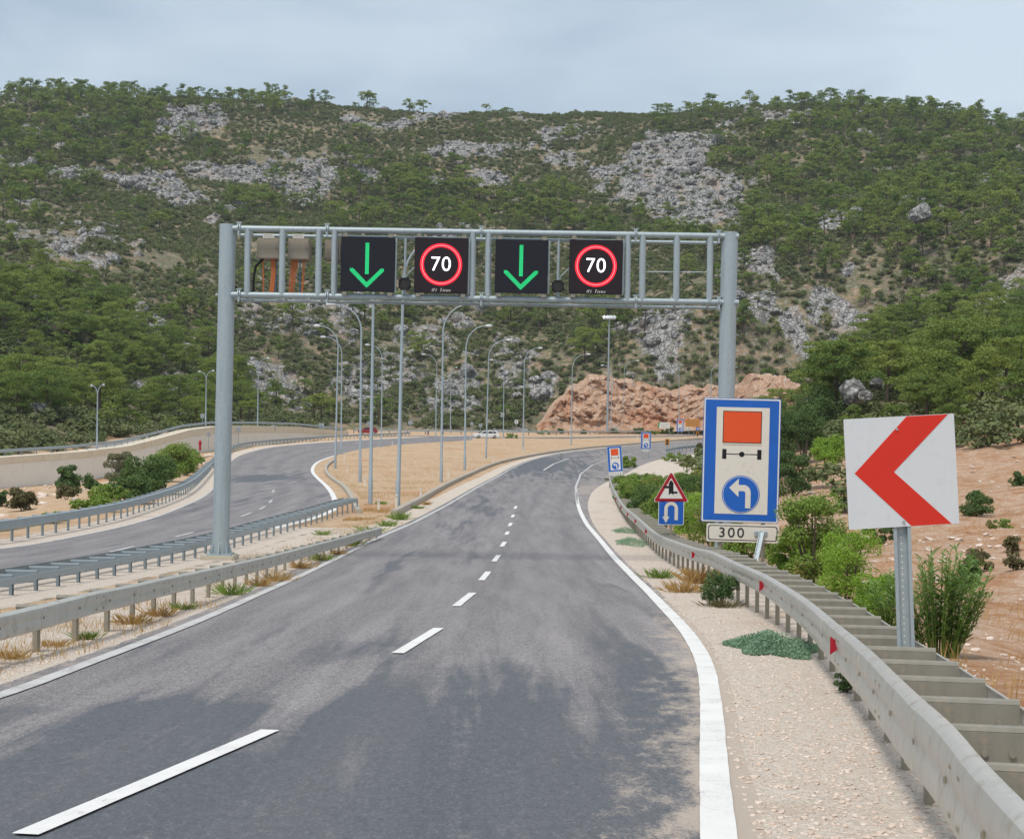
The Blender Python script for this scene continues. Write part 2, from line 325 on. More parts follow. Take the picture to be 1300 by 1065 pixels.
def make_asphalt(kind):
    m, t, b = new_mat('worn_asphalt' if kind == 'main' else 'grey_asphalt')
    P = t.pos
    al = t.scale(P, (1, .16, 0)); al2 = t.scale(P, (1, .07, 0))
    lo = t.noise(al, .55, 5, .58, .8); st = t.noise(al2, 2.2, 5, .6, .3); med = t.noise(P, 1.3, 5, .65); fine = t.noise(P, 55, 4, .75); gr = t.noise(P, 140, 2, .8); mid = t.noise(t.scale(P, (1, .4, 0)), 16, 4, .7)
    tr = t.attr('track')
    c = t.mix(t.ramp(st, .35, .68), (.20, .187, .187), (.285, .265, .262))
    dk = t.attr('dark'); du = t.attr('dust')
    lo2 = t.noise(t.scale(P, (1, .05, 0)), 1.5, 5, .62, .5)
    tone = t.m('ADD', t.m('ADD', dk, t.m('MULTIPLY', t.m('SUBTRACT', lo, .5), 1.7)), t.m('MULTIPLY', t.m('SUBTRACT', lo2, .5), 2.3))
    tone = t.m('ADD', tone, t.m('MULTIPLY', t.m('SUBTRACT', med, .5), .45))
    c = t.mix(t.ramp(tone, .16, .50, 0, .9), c, (.088, .097, .110))
    c = t.mix(t.ramp(lo2, .5, .72, 0, .45), c, (.15, .145, .148))
    c = t.mix(t.m('MULTIPLY', tr, t.ramp(lo2, .3, .7, .15, .55)), c, (.125, .124, .13))
    c = t.mix(t.ramp(st, .60, .74, 0, .4), c, (.30, .275, .265))
    ag = t.n('ShaderNodeSeparateColor'); t.put(ag, 0, t.vor(t.scale(P, (1, .6, 0)), 64, out='Color'))
    sm = t.ramp(tone, .16, .50, 1, .3); c = t.mix(t.m('MULTIPLY', sm, t.ramp(ag.outputs[1], .84, .95, 0, .45)), c, (.46, .42, .39)); c = t.mix(t.m('MULTIPLY', sm, t.ramp(ag.outputs[2], .78, .92, 0, .55)), c, (.06, .06, .062))
    k = t.m('ADD', t.m('MULTIPLY', t.m('SUBTRACT', fine, .5), 1.5), t.m('MULTIPLY', t.m('SUBTRACT', mid, .5), .9))
    k = t.m('ADD', k, t.m('MULTIPLY', t.m('SUBTRACT', gr, .5), .9))
    f = t.n('ShaderNodeCombineColor')
    kk = t.ramp(k, -.6, .6, .5, 1.5)
    for q in range(3): t.put(f, q, kk)
    c = t.mix(1.0, c, f.outputs[0], 'MULTIPLY')
    dn = t.m('ADD', du, t.m('ADD', t.m('MULTIPLY', t.m('SUBTRACT', t.noise(t.scale(P, (1, .45, 0)), 3.2, 6, .75), .5), 1.5), t.m('MULTIPLY', t.m('SUBTRACT', fine, .5), .9)))
    c = t.mix(t.ramp(dn, .45, .75, 0, .9), c, (.47, .39, .315))
    t.put(b, 'Base Color', c); t.put(b, 'Roughness', t.ramp(tone, .2, .6, .85, .62)); t.put(b, 'Specular IOR Level', .25)
    t.put(b, 'Normal', t.bump(t.m('ADD', fine, gr), .35, .006))
    return m
M['asphalt'] = make_asphalt('main')
def make_paint(name, col, dirt, wear):
    m, t, b = new_mat(name)
    n = t.noise(t.pos, 30, 4, .75); n2 = t.noise(t.pos, 2.0, 4, .6)
    c = t.mix(t.ramp(n2, .3, .7), col, tuple(x*.88 for x in col))
    c = t.mix(t.ramp(t.m('ADD', t.m('MULTIPLY', n, .6), t.m('MULTIPLY', n2, .4)), wear, wear+.08, 0, .85), c, dirt)
    t.put(b, 'Base Color', c); t.put(b, 'Roughness', .75); return m
M['paint'] = make_paint('white_road_paint', (.76, .745, .71), (.40, .37, .33), .56)
M['oldpaint'] = make_paint('dusty_road_paint', (.54, .53, .51), (.25, .235, .225), .53)
def make_cut():
    m, t, b = new_mat('fresh_cut_rock'); P = t.pos
    n1 = t.noise(P, .09, 5, .6); n2 = t.noise(t.scale(P, (1, 1, .55)), .5, 6, .7, .8); n3 = t.noise(P, 1.6, 5, .7)
    c = t.mix(t.ramp(n2, .35, .66), (.50, .265, .14), (.67, .48, .345))
    c = t.mix(t.ramp(n1, .5, .62), c, (.50, .235, .12))
    c = t.mix(t.ramp(n3, .52, .66, 0, .8), c, (.72, .63, .55))
    c = t.mix(t.ramp(n3, .30, .42, .85, 0), c, (.20, .08, .045))
    c = t.mix(t.ramp(t.noise(P, .33, 4), .62, .68, 0, .8), c, (.42, .40, .38))
    t.put(b, 'Base Color', c); t.put(b, 'Roughness', .9); t.put(b, 'Normal', t.bump(n3, 1.0, .8)); return m
M['cut'] = make_cut()
m, t, b = new_mat('limestone'); t.put(b, 'Base Color', hill_rock(t)); t.put(b, 'Roughness', .9); t.put(b, 'Normal', t.bump(t.noise(t.pos, 2.5, 5, .7), .7, .2)); M['rock'] = m
m, t, b = new_mat('pale_rubble'); oi = t.n('ShaderNodeObjectInfo')
t.put(b, 'Base Color', t.mix(t.noise(t.pos, 3, 4), t.mix(oi.outputs['Random'], (.44, .29, .20), (.60, .52, .45)), (.70, .60, .51))); t.put(b, 'Roughness', .9); M['rubble'] = m
def leaf(name, a, b_, c_, trans=.25, nscale=.5, dead=None):
    m, t, b = new_mat(name); oi = t.n('ShaderNodeObjectInfo')
    r = oi.outputs['Random']; n = t.noise(t.pos, nscale, 3, .6); f = t.noise(t.pos, 3.5, 3, .7)
    c = t.mix(t.ramp(r, 0, 1), a, b_)
    c = t.mix(t.ramp(n, .38, .68), c, c_)
    c = t.mix(t.ramp(f, .35, .7, .0, .45), c, tuple(min(1, x*1.55+.01) for x in c_))
    if dead: c = t.mix(t.ramp(t.noise(t.pos, 1.3, 3), .58, .66, 0, .7), c, dead)
    t.put(b, 'Base Color', c); t.put(b, 'Roughness', .75); t.put(b, 'Specular IOR Level', .12)
    tr = t.n('ShaderNodeBsdfTranslucent'); t.put(tr, 'Color', t.mix(1.0, c, (1.3, 1.3, .6), 'MULTIPLY'))
    mx = t.n('ShaderNodeMixShader'); t.put(mx, 0, trans); t.L.new(b.outputs[0], mx.inputs[1]); t.L.new(tr.outputs[0], mx.inputs[2])
    t.L.new(mx.outputs[0], m.node_tree.nodes['Material Output'].inputs[0]); return m
M['pine'] = leaf('pine_needles', (.062, .118, .032), (.265, .30, .074), (.15, .205, .05))
M['scrub'] = leaf('maquis_leaves', (.080, .105, .046), (.20, .208, .10), (.128, .155, .062), .15)
M['bush'] = leaf('young_pine_needles', (.19, .31, .045), (.26, .39, .07), (.22, .34, .055), .3, 2)
M['darkbush'] = leaf('dark_bush_leaves', (.065, .115, .04), (.11, .165, .05), (.085, .14, .044), .2, 1)
M['oleander'] = leaf('oleander_leaves', (.14, .225, .075), (.18, .26, .09), (.15, .245, .08), .3, 2)
M['green'] = leaf('verge_green_leaves', (.15, .235, .05), (.22, .30, .07), (.17, .25, .055), .3, 1.5, (.30, .22, .10))
M['ivy'] = leaf('blue_green_creeper', (.16, .26, .18), (.21, .31, .21), (.18, .28, .19), .2, 4)
M['dry'] = leaf('dry_grass_straw', (.42, .27, .11), (.5, .34, .16), (.36, .22, .09), .3, 2)
M['olive'] = leaf('grey_olive_leaves', (.14, .15, .085), (.19, .19, .11), (.16, .16, .09), .2, 2)
M['brownbush'] = leaf('brown_scrub_twigs', (.12, .10, .05), (.16, .13, .07), (.10, .10, .04), .15, 2)
# ------------------------------------------------------------------ mesh helpers
def origin_of(o):
    v = Vector((0, 0, 0))
    while o is not None: v += o.location; o = o.parent
    return v
def link_mesh(name, V, Fc, mats, parent=None, mi=None, smooth=False):
    me = bpy.data.meshes.new(name)
    if parent is not None:
        off = origin_of(parent)
        if len(V): V = np.asarray(V, float)-np.array(off)
    me.from_pydata([tuple(map(float, v)) for v in V], [], [tuple(int(i) for i in f) for f in Fc])
    for mm in (mats if isinstance(mats, (list, tuple)) else [mats]): me.materials.append(mm)
    if mi is not None: me.polygons.foreach_set('material_index', np.array(mi, np.int32))
    if smooth: me.polygons.foreach_set('use_smooth', np.ones(len(me.polygons), bool))
    me.update()
    o = bpy.data.objects.new(name, me); COL.objects.link(o)
    if parent is not None: o.parent = parent
    return o
class MB:
    def __init__(s): s.v = []; s.f = []; s.mi = []; s.cur = 0
    def add(s, V, Fc):
        k = len(s.v); s.v += [tuple(p) for p in V]
        for f in Fc: s.f.append([i+k for i in f]); s.mi.append(s.cur)
    def box(s, c, d, rot=None, bev=0):
        x, y, z = (q/2 for q in d)
        if bev:
            bm = bmesh.new(); bmesh.ops.create_cube(bm, size=1); bmesh.ops.scale(bm, vec=d, verts=bm.verts)
            bmesh.ops.bevel(bm, geom=bm.edges[:], offset=bev, segments=2, affect='EDGES'); bm.verts.index_update()
            P = [v.co.copy() for v in bm.verts]; Fc = [[v.index for v in f.verts] for f in bm.faces]; bm.free()
        else:
            P = [Vector((a*x, b*y, e*z)) for a in (-1, 1) for b in (-1, 1) for e in (-1, 1)]
            Fc = [(0, 1, 3, 2), (4, 6, 7, 5), (0, 4, 5, 1), (2, 3, 7, 6), (0, 2, 6, 4), (1, 5, 7, 3)]
        if rot is not None: P = [rot@p for p in P]
        s.add([p+Vector(c) for p in P], Fc); return s
    def tube(s, pts, r, n=10, cap=True):
        pts = [Vector(p) for p in pts]; rs = r if isinstance(r, (list, tuple)) else [r]*len(pts)
        ref = Vector((0, 0, 1)); V = []; Fc = []
        d0 = (pts[1]-pts[0]).normalized()
        if abs(d0.z) > .9: ref = Vector((0, 1, 0))
        for i, p in enumerate(pts):
            d = (pts[min(i+1, len(pts)-1)]-pts[max(i-1, 0)]).normalized()
            a = d.cross(ref).normalized(); b = d.cross(a).normalized()
            V += [p+(a*math.cos(2*math.pi*k/n)+b*math.sin(2*math.pi*k/n))*rs[i] for k in range(n)]
        for i in range(len(pts)-1):
            for k in range(n): Fc.append((i*n+k, i*n+(k+1) % n, (i+1)*n+(k+1) % n, (i+1)*n+k))
        if cap: Fc += [tuple(range(n))[::-1], tuple(range((len(pts)-1)*n, len(pts)*n))]
        s.add(V, Fc); return s
    def prism(s, poly, y0, y1, fr=None):          # polygon in the x,z plane, from y0 (front) to y1 (back); fr maps local->target
        n = len(poly); V = [Vector((x, y0, z)) for x, z in poly]+[Vector((x, y1, z)) for x, z in poly]
        Fc = [tuple(range(n)), tuple(range(n, 2*n))[::-1]]+[((i+1) % n, i, n+i, n+(i+1) % n) for i in range(n)]
        a = sum(poly[i][0]*poly[(i+1) % n][1]-poly[(i+1) % n][0]*poly[i][1] for i in range(n))
        if a < 0: Fc = [f[::-1] for f in Fc]
        if fr: V = [fr@v for v in V]
        s.add(V, Fc); return s
    def ring(s, cx, cz, r0, r1, y0, y1, n=48):
        V = []; Fc = []
        for k in range(n):
            a = 2*math.pi*k/n; c, q = math.cos(a), math.sin(a)
            V += [Vector((cx+c*r, y, cz+q*r)) for r, y in ((r0, y0), (r1, y0), (r1, y1), (r0, y1))]
        for k in range(n):
            j = (k+1) % n
            for e in range(4): Fc.append((4*k+e, 4*k+(e+1) % 4, 4*j+(e+1) % 4, 4*j+e))
        s.add(V, Fc); return s
    def sweep(s, path, prof, close=False, shape=None):         # path: [(x,y,z)], prof: [(n,z)] n to the left of travel
        P = [Vector(p) for p in path]; V = []; Fc = []; m = len(prof)
        for i, p in enumerate(P):
            d = P[min(i+1, len(P)-1)]-P[max(i-1, 0)]; d.z = 0; d.normalize(); nrm = Vector((-d.y, d.x, 0))
            V += [p+nrm*a+Vector((0, 0, b)) for a, b in (shape(p, prof) if shape else prof)]
        for i in range(len(P)-1):
            for k in range(m if close else m-1):
                j = (k+1) % m; Fc.append((i*m+k, (i+1)*m+k, (i+1)*m+j, i*m+j))
        if close: Fc += [tuple(range(m)), tuple(range((len(P)-1)*m, len(P)*m))[::-1]]
        s.add(V, Fc); return s
    def build(s, name, mats, parent=None, smooth=False):
        o = link_mesh(name, s.v, s.f, mats, parent, s.mi, smooth)
        return o
def fix_normals(o):
    bm = bmesh.new(); bm.from_mesh(o.data); bmesh.ops.recalc_face_normals(bm, faces=bm.faces); bm.to_mesh(o.data); bm.free()
def auto_smooth(o, ang=40):
    me = o.data; bm = bmesh.new(); bm.from_mesh(me)
    for f in bm.faces: f.smooth = True
    for e in bm.edges: e.smooth = e.calc_face_angle(0) < R(ang)
    bm.to_mesh(me); bm.free()
def thing(name, label, cat, loc=(0, 0, 0), rz=0, group=None):
    o = bpy.data.objects.new(name, None); COL.objects.link(o); o.empty_display_size = .3
    o.location = loc; o.rotation_euler.z = rz; return tag(o, label, cat, group)
def tag(o, label, cat, group=None, kind=None):
    o['label'] = label; o['category'] = cat
    if group: o['group'] = group
    if kind: o['kind'] = kind
    return o
def struct(o, kind='structure', label=None):
    o['kind'] = kind
    if label: o['label'] = label
    return o
def copy_part(o, parent, loc=None, rz=None):
    c = o.copy(); COL.objects.link(c); c.parent = parent
    if loc is not None: c.location = loc
    if rz is not None: c.rotation_euler.z = rz
    return c
def copy_tree(o, parent=None):
    c = o.copy(); COL.objects.link(c); c.parent = parent
    for ch in list(o.children): copy_tree(ch, c)
    return c
def Tz(x, y): return float(T(np.array([x]), np.array([y]))[0])
# ------------------------------------------------------------------ ground sheet
def build_ground():
    rows = [3.0]
    while rows[-1] < 1500:
        y = rows[-1]; rows.append(y+(max(.22, y*.008) if y < 300 else 1.7 if y < 830 else 25))
    Y = np.array([-14, -9, -5, -2, 0, 1.5]+rows); nc = 460
    u = np.linspace(-1, 1, nc)
    X = np.stack([np.sign(u)*(np.abs(u)*(.50*max(y, 6)) + (np.abs(u)**5)*(26)) for y in Y]); YY = np.repeat(Y[:, None], nc, 1)
    x = X.ravel(); y = YY.ravel()
    z = T(x, y, True, True)
    nr = len(Y); idx = np.arange(nr*nc).reshape(nr, nc)
    q = np.stack([idx[:-1, :-1], idx[:-1, 1:], idx[1:, 1:], idx[1:, :-1]], -1).reshape(-1, 4)
    me = bpy.data.meshes.new('ground'); me.vertices.add(nr*nc); me.vertices.foreach_set('co', np.stack([x, y, z], 1).astype(np.float32).ravel())
    me.loops.add(q.size); me.loops.foreach_set('vertex_index', q.ravel().astype(np.int32)); me.polygons.add(len(q))
    me.polygons.foreach_set('loop_start', (np.arange(len(q))*4).astype(np.int32)); me.polygons.foreach_set('loop_total', np.full(len(q), 4, np.int32))
    me.polygons.foreach_set('use_smooth', np.ones(len(q), bool)); me.update(calc_edges=True)
    rd = roaddist(x, y); df = segdist(x, y, flat)
    dm = np.full(len(x), 99.); dl = np.full(len(x), 99.); k = (y < 430) & (np.abs(x) < 75)
    dm[k] = segdist(x[k], y[k], main_poly); dl[k] = segdist(x[k], y[k], left_poly)
    li = np.interp(y, [p[1] for p in LI if p[1] < 300], [p[0] for p in LI if p[1] < 300]); le = np.interp(y, [p[1] for p in L_edge], [p[0] for p in L_edge])
    infl = 1-sst(-.2, .9, df)
    island = infl*(x > li-.3)*(x < le)*sst(58, 70, y)
    gravel = infl*(1-sst(2.0, 3.4, dm)); gravel = np.maximum(gravel, infl*(1-sst(1.4, 2.4, dl)))
    gravel = np.maximum(gravel, infl*(x > 0)*(y < 330))
    gravel = np.where(island > .5, (1-sst(.9, 1.5, dm))*1., gravel)
    sand = np.maximum(island, infl*(1-gravel))
    lower = sst(0, 2, df)*(x < -14)*(y < 330)*(x > np.interp(y, _wy, _wx)+.2)
    sand = np.maximum(sand, lower*.85)
    upv = (y > 125)*(y < 335)*(x < np.interp(y, _wy, _wx))*(x > np.interp(y, _wy, _wx)-12); sand = np.maximum(sand, upv*1.0)
    sand = np.maximum(sand, sst(370, 395, y)*0)
    rock = rockmask(x, y)*(1-infl)*sst(200, 260, y)
    near = np.maximum((1-sst(120, 210, y+.0*x))*(x > 0), (1-sst(330, 352, y))*(x > -5)*(x < 70)*sst(225, 235, y)*0)
    # pale dirt apron beyond the right-hand rail
    ax, ay = gp(850, 598); gravel = np.maximum(gravel, 1-sst(.5, 1.2, ((x-ax)/5.0)**2+((y-ay)/34)**2))
    for nm, a in (('gravel', gravel), ('sand', sand), ('rock', rock), ('near', near)):
        at_ = me.attributes.new(nm, 'FLOAT', 'POINT'); at_.data.foreach_set('value', a.astype(np.float32))
    me.materials.append(M['ground'])
    o = bpy.data.objects.new('ground', me); COL.objects.link(o); struct(o)
build_ground()
# ------------------------------------------------------------------ roads, markings, kerbs
def strip(name, Lp, Rp, n, mcols, zoff, mat, dark=None, dust=None):
    A = resample(Lp, n); B = resample(Rp, n); V = []; Fc = []
    t = np.linspace(0, 1, mcols)
    P = A[:, None]*(1-t)[None, :, None]+B[:, None]*t[None, :, None]
    z = Z0(P[..., 1])+zoff
    V = np.concatenate([P, z[..., None]], -1).reshape(-1, 3)
    idx = np.arange(n*mcols).reshape(n, mcols); Fc = np.stack([idx[:-1, :-1], idx[:-1, 1:], idx[1:, 1:], idx[1:, :-1]], -1).reshape(-1, 4)
    o = link_mesh(name, V, Fc, mat); struct(o)
    for nm, fn in (('dark', dark), ('dust', dust)):
        a = o.data.attributes.new(nm, 'FLOAT', 'POINT')
        a.data.foreach_set('value', (fn(V[:, 0], V[:, 1]) if fn else np.zeros(len(V))).astype(np.float32))
    lat = np.tile(t, n); a = o.data.attributes.new('track', 'FLOAT', 'POINT'); a.data.foreach_set('value', sum(np.exp(-((lat-q)/.045)**2) for q in (.13, .36, .60, .83)).astype(np.float32))
    return o
def blobsum(L):
    W_ = []
    for px, py, rx, ry, st in L:
        x, y = gp(px, py); x1, y1 = gp(px, py+ry); x2, y2 = gp(px, py-ry); W_.append((x, y, rx*y/F, abs(y2-y1)/2, st))
    def fn(x, y):
        o = np.zeros(len(x))
        for a, b, rx, ry, st in W_:
            o += st*np.exp(-(((x-a)/rx)**2+((y-b)/ry)**2))
        return o
    return fn
dark_main = blobsum([(480, 970, 420, 75, .50), (620, 895, 270, 60, .40), (790, 840, 70, 90, .36), (560, 830, 110, 36, .25), (230, 905, 190, 22, .42), (420, 825, 90, 26, .30), (700, 1040, 500, 60, .45), (150, 1020, 300, 60, .4), (640, 585, 50, 12, .7), (700, 590, 60, 14, .6), (610, 640, 26, 18, .45), (560, 690, 40, 20, .2), (820, 850, 60, 40, .3), (850, 950, 50, 60, .4), (760, 570, 60, 8, .3)])
dk_lo = blobsum([(130, 855, 170, 22, -.3), (430, 770, 120, 22, -.2), (640, 740, 100, 50, -.2), (700, 690, 60, 40, -.25), (690, 625, 60, 14, -.3)])
def dust_main(x, y):
    rl = np.interp(y, [p[1] for p in R_line if p[1] < 190], [p[0] for p in R_line if p[1] < 190]); ll = np.interp(y, [p[1] for p in L_line], [p[0] for p in L_line])
    d = rl-x
    return np.where(y < 60, .70*np.exp(-(np.maximum(d, 0)/.95)**1.2)*(1-.75*sst(22, 34, y)), .1*np.exp(-np.maximum(d, 0)/.5))+.35*(d < 0)+.45*np.exp(-np.maximum(x-ll+.1, 0)/.22)+.12*(y > 105)*(y < 122)
# sample the two edges against each other by depth so that the strip stays square to the road
def by_depth(P, ys): return np.stack([np.interp(ys, [p[1] for p in P], [p[0] for p in P]), ys], 1)
ys = np.concatenate([np.arange(-14, 60, .5), np.arange(60, 170, 1.5)])
strip('main_road', np.concatenate([by_depth([(-5.2, -14)]+L_edge, ys), resample([p for p in L_edge if p[1] > 171], 60)]),
      np.concatenate([by_depth([(.2, -14)]+R_edge, ys), resample([p for p in R_edge if p[1] > 171], 60)]), 420, 34, .0, M['asphalt'], lambda x, y: dark_main(x, y)+dk_lo(x, y), dust_main)
dark_left = blobsum([(330, 607, 40, 6, 1.0), (300, 640, 60, 10, .3), (420, 605, 30, 20, .3), (100, 700, 120, 20, .15), (255, 590, 20, 20, .3)])
strip('side_road', [(-17.6, -14)]+LO, [(-10.0, -14)]+LI, 260, 20, .004, M['asphalt'], lambda x, y: dark_left(x, y)-.12, None)
fc = resample(smooth(FARC), 90); fn_ = np.gradient(fc, axis=0); fn_ /= np.hypot(*fn_.T)[:, None]; fn_ = np.stack([-fn_[:, 1], fn_[:, 0]], 1)
strip('far_road', fc+fn_*3.6, fc-fn_*3.6, 90, 6, .012, M['asphalt'])
uy = np.linspace(130, 326, 60); ux = np.interp(uy, _wy, _wx); uz = np.interp(uy, _wy, _wz)
V = [(x+o_, y, z-1.1) for x, y, z in zip(ux, uy, uz) for o_ in (-8.0, -.5)]
o = link_mesh('upper_road', V, [(2*i+1, 2*i+3, 2*i+2, 2*i) for i in range(59)], M['asphalt']); struct(o)
for nm in ('dark', 'dust'): o.data.attributes.new(nm, 'FLOAT', 'POINT').data.foreach_set('value', np.full(120, .3 if nm == 'dust' else 0, np.float32))
def ribbon(name, P, w, mat, zoff=.012, step=.8, parts=None):
    segs = P if parts else [P]; V = []; Fc = []
    for Q in segs:
        Q = resample(Q, step=step); D = np.gradient(Q, axis=0); D /= np.hypot(*D.T)[:, None]+1e-9; N = np.stack([-D[:, 1], D[:, 0]], 1)
        k = len(V)
        for q, n in zip(Q, N):
            for e in (.5, -.5):
                e *= 1+random.gauss(0, .018); V.append((*(q+n*w*e), float(Z0((q+n*w*e)[1]))+zoff))
        Fc += [(k+2*i, k+2*i+1, k+2*i+3, k+2*i+2) for i in range(len(Q)-1)]
    return struct(link_mesh(name, V, Fc, mat))
ribbon('left_edge_line', [p for p in L_line if p[1] < 305], .17, M['oldpaint'], step=.3)
ribbon('right_edge_line', [p for p in R_line if p[1] < 108], .20, M['paint'], step=.3)
ribbon('right_edge_line', [gps([(733, 640), (731, 618), (737, 602), (752, 590.5), (770, 584), (800, 577)])], .16, M['oldpaint'], parts=1)
ribbon('side_road_line', [p for p in LO if p[1] < 140], .15, M['oldpaint'], .016)
_li = [p for p in LI if 12 < p[1] < 300]
ribbon('side_road_line', [(x-.15, y) for x, y in _li if y < 62], .15, M['oldpaint'], .016)
ribbon('kerb_line', [(x-.0, y) for x, y in _li if y >= 62 and y < 200], .32, M['paint'], .016)
DASH = [((236, 974), (343, 928)), ((505, 830), (557, 798)), ((579, 770), (600, 753)), ((611, 737), (620, 726)), ((627, 713), (633, 705)), ((637, 694), (641, 688)), ((642.5, 679), (645, 675)), ((646.5, 668), (649, 664)), ((650, 657), (652, 653.5)), ((653.5, 646), (655.5, 642.5))]
_a, _b = [np.array(q) for q in gps(DASH[0])]; _u = (_a-_b)/np.hypot(*(_a-_b)); DASH0 = [tuple(_b+_u*4.1), tuple(_b)]
ribbon('lane_line', [DASH0]+[gps(d) for d in DASH[1:]]+[gps([(690, 597), (703, 589), (722, 582)])], .15, M['paint'], .014, .5, 1)
ribbon('lane_line', [gps(d) for d in [((140, 701), (170, 694)), ((222, 682), (246, 676)), ((306, 656), (319, 651)), ((329, 647), (337, 643)), ((342, 638.5), (345, 635)), ((346, 625), (348, 622))]], .14, M['oldpaint'], .018, .5, 1)
ribbon('stop_line', [gps([(756, 605), (796, 607)])], .45, M['paint'], .016, .5, 1)
ribbon('lane_line', [gps([(690, 577), (760, 571), (860, 564)])], .14, M['oldpaint'], .016, 1, 1)
def kerb(name, P, w, h, mat):
    Q = resample(P, step=1.0); mb = MB(); mb.sweep([(x, y, float(Z0(y))-.1) for x, y in Q], [(-w/2, 0), (-w/2, h+.07), (-w/2+.03, h+.1), (w/2-.03, h+.1), (w/2, h+.07), (w/2, 0)], True)
    o = mb.build(name, mat); fix_normals(o); struct(o)
kerb('kerb', smooth(gps([(500, 655), (532, 638), (562, 620), (600, 601), (640, 586), (690, 576.5), (740, 570), (800, 565), (870, 559), (930, 555)])), .32, .3, M['kerb'])
kerb('kerb', smooth(gps([(455, 652), (447, 633), (437, 619), (420, 608), (413, 599), (414, 592), (424, 585)])), .3, .22, M['kerb'])
# ------------------------------------------------------------------ retaining wall
def retaining_wall():
    root = thing('retaining_wall', 'long pale concrete retaining wall below the upper road on the left', 'wall', (_wx[0], _wy[0], _wbz[0]))
    yy = np.linspace(138, 322, 70); x = np.interp(yy, _wy, _wx); zt = np.interp(yy, _wy, _wz); zb = np.interp(yy, _wy, _wbz)-1.2
    def band(name, mat, lo, hi, x0, x1):
        V = []; Fc = []
        for a, b, c, d in zip(x, yy, lo, hi): V += [(a+x0, b, c), (a+x1, b, c), (a+x1, b, d), (a+x0, b, d)]
        for i in range(len(x)-1):
            for k in range(4): Fc.append((4*i+k, 4*i+4+k, 4*i+4+(k+1) % 4, 4*i+(k+1) % 4))
        Fc += [(0, 1, 2, 3), tuple(4*(len(x)-1)+k for k in (3, 2, 1, 0))]
        o = band_o = link_mesh(name, V, Fc, mat, root); fix_normals(o)
    cop = np.interp(yy, [138, 200, 235, 300, 322], [.55, .7, 1.0, 1.0, .5])
    band('wall_face', M['wall'], zb, zt-cop, -.5, .12)
    band('coping', M['walltop'], zt-cop+.004, zt+.05, -1.4, .2)
retaining_wall()
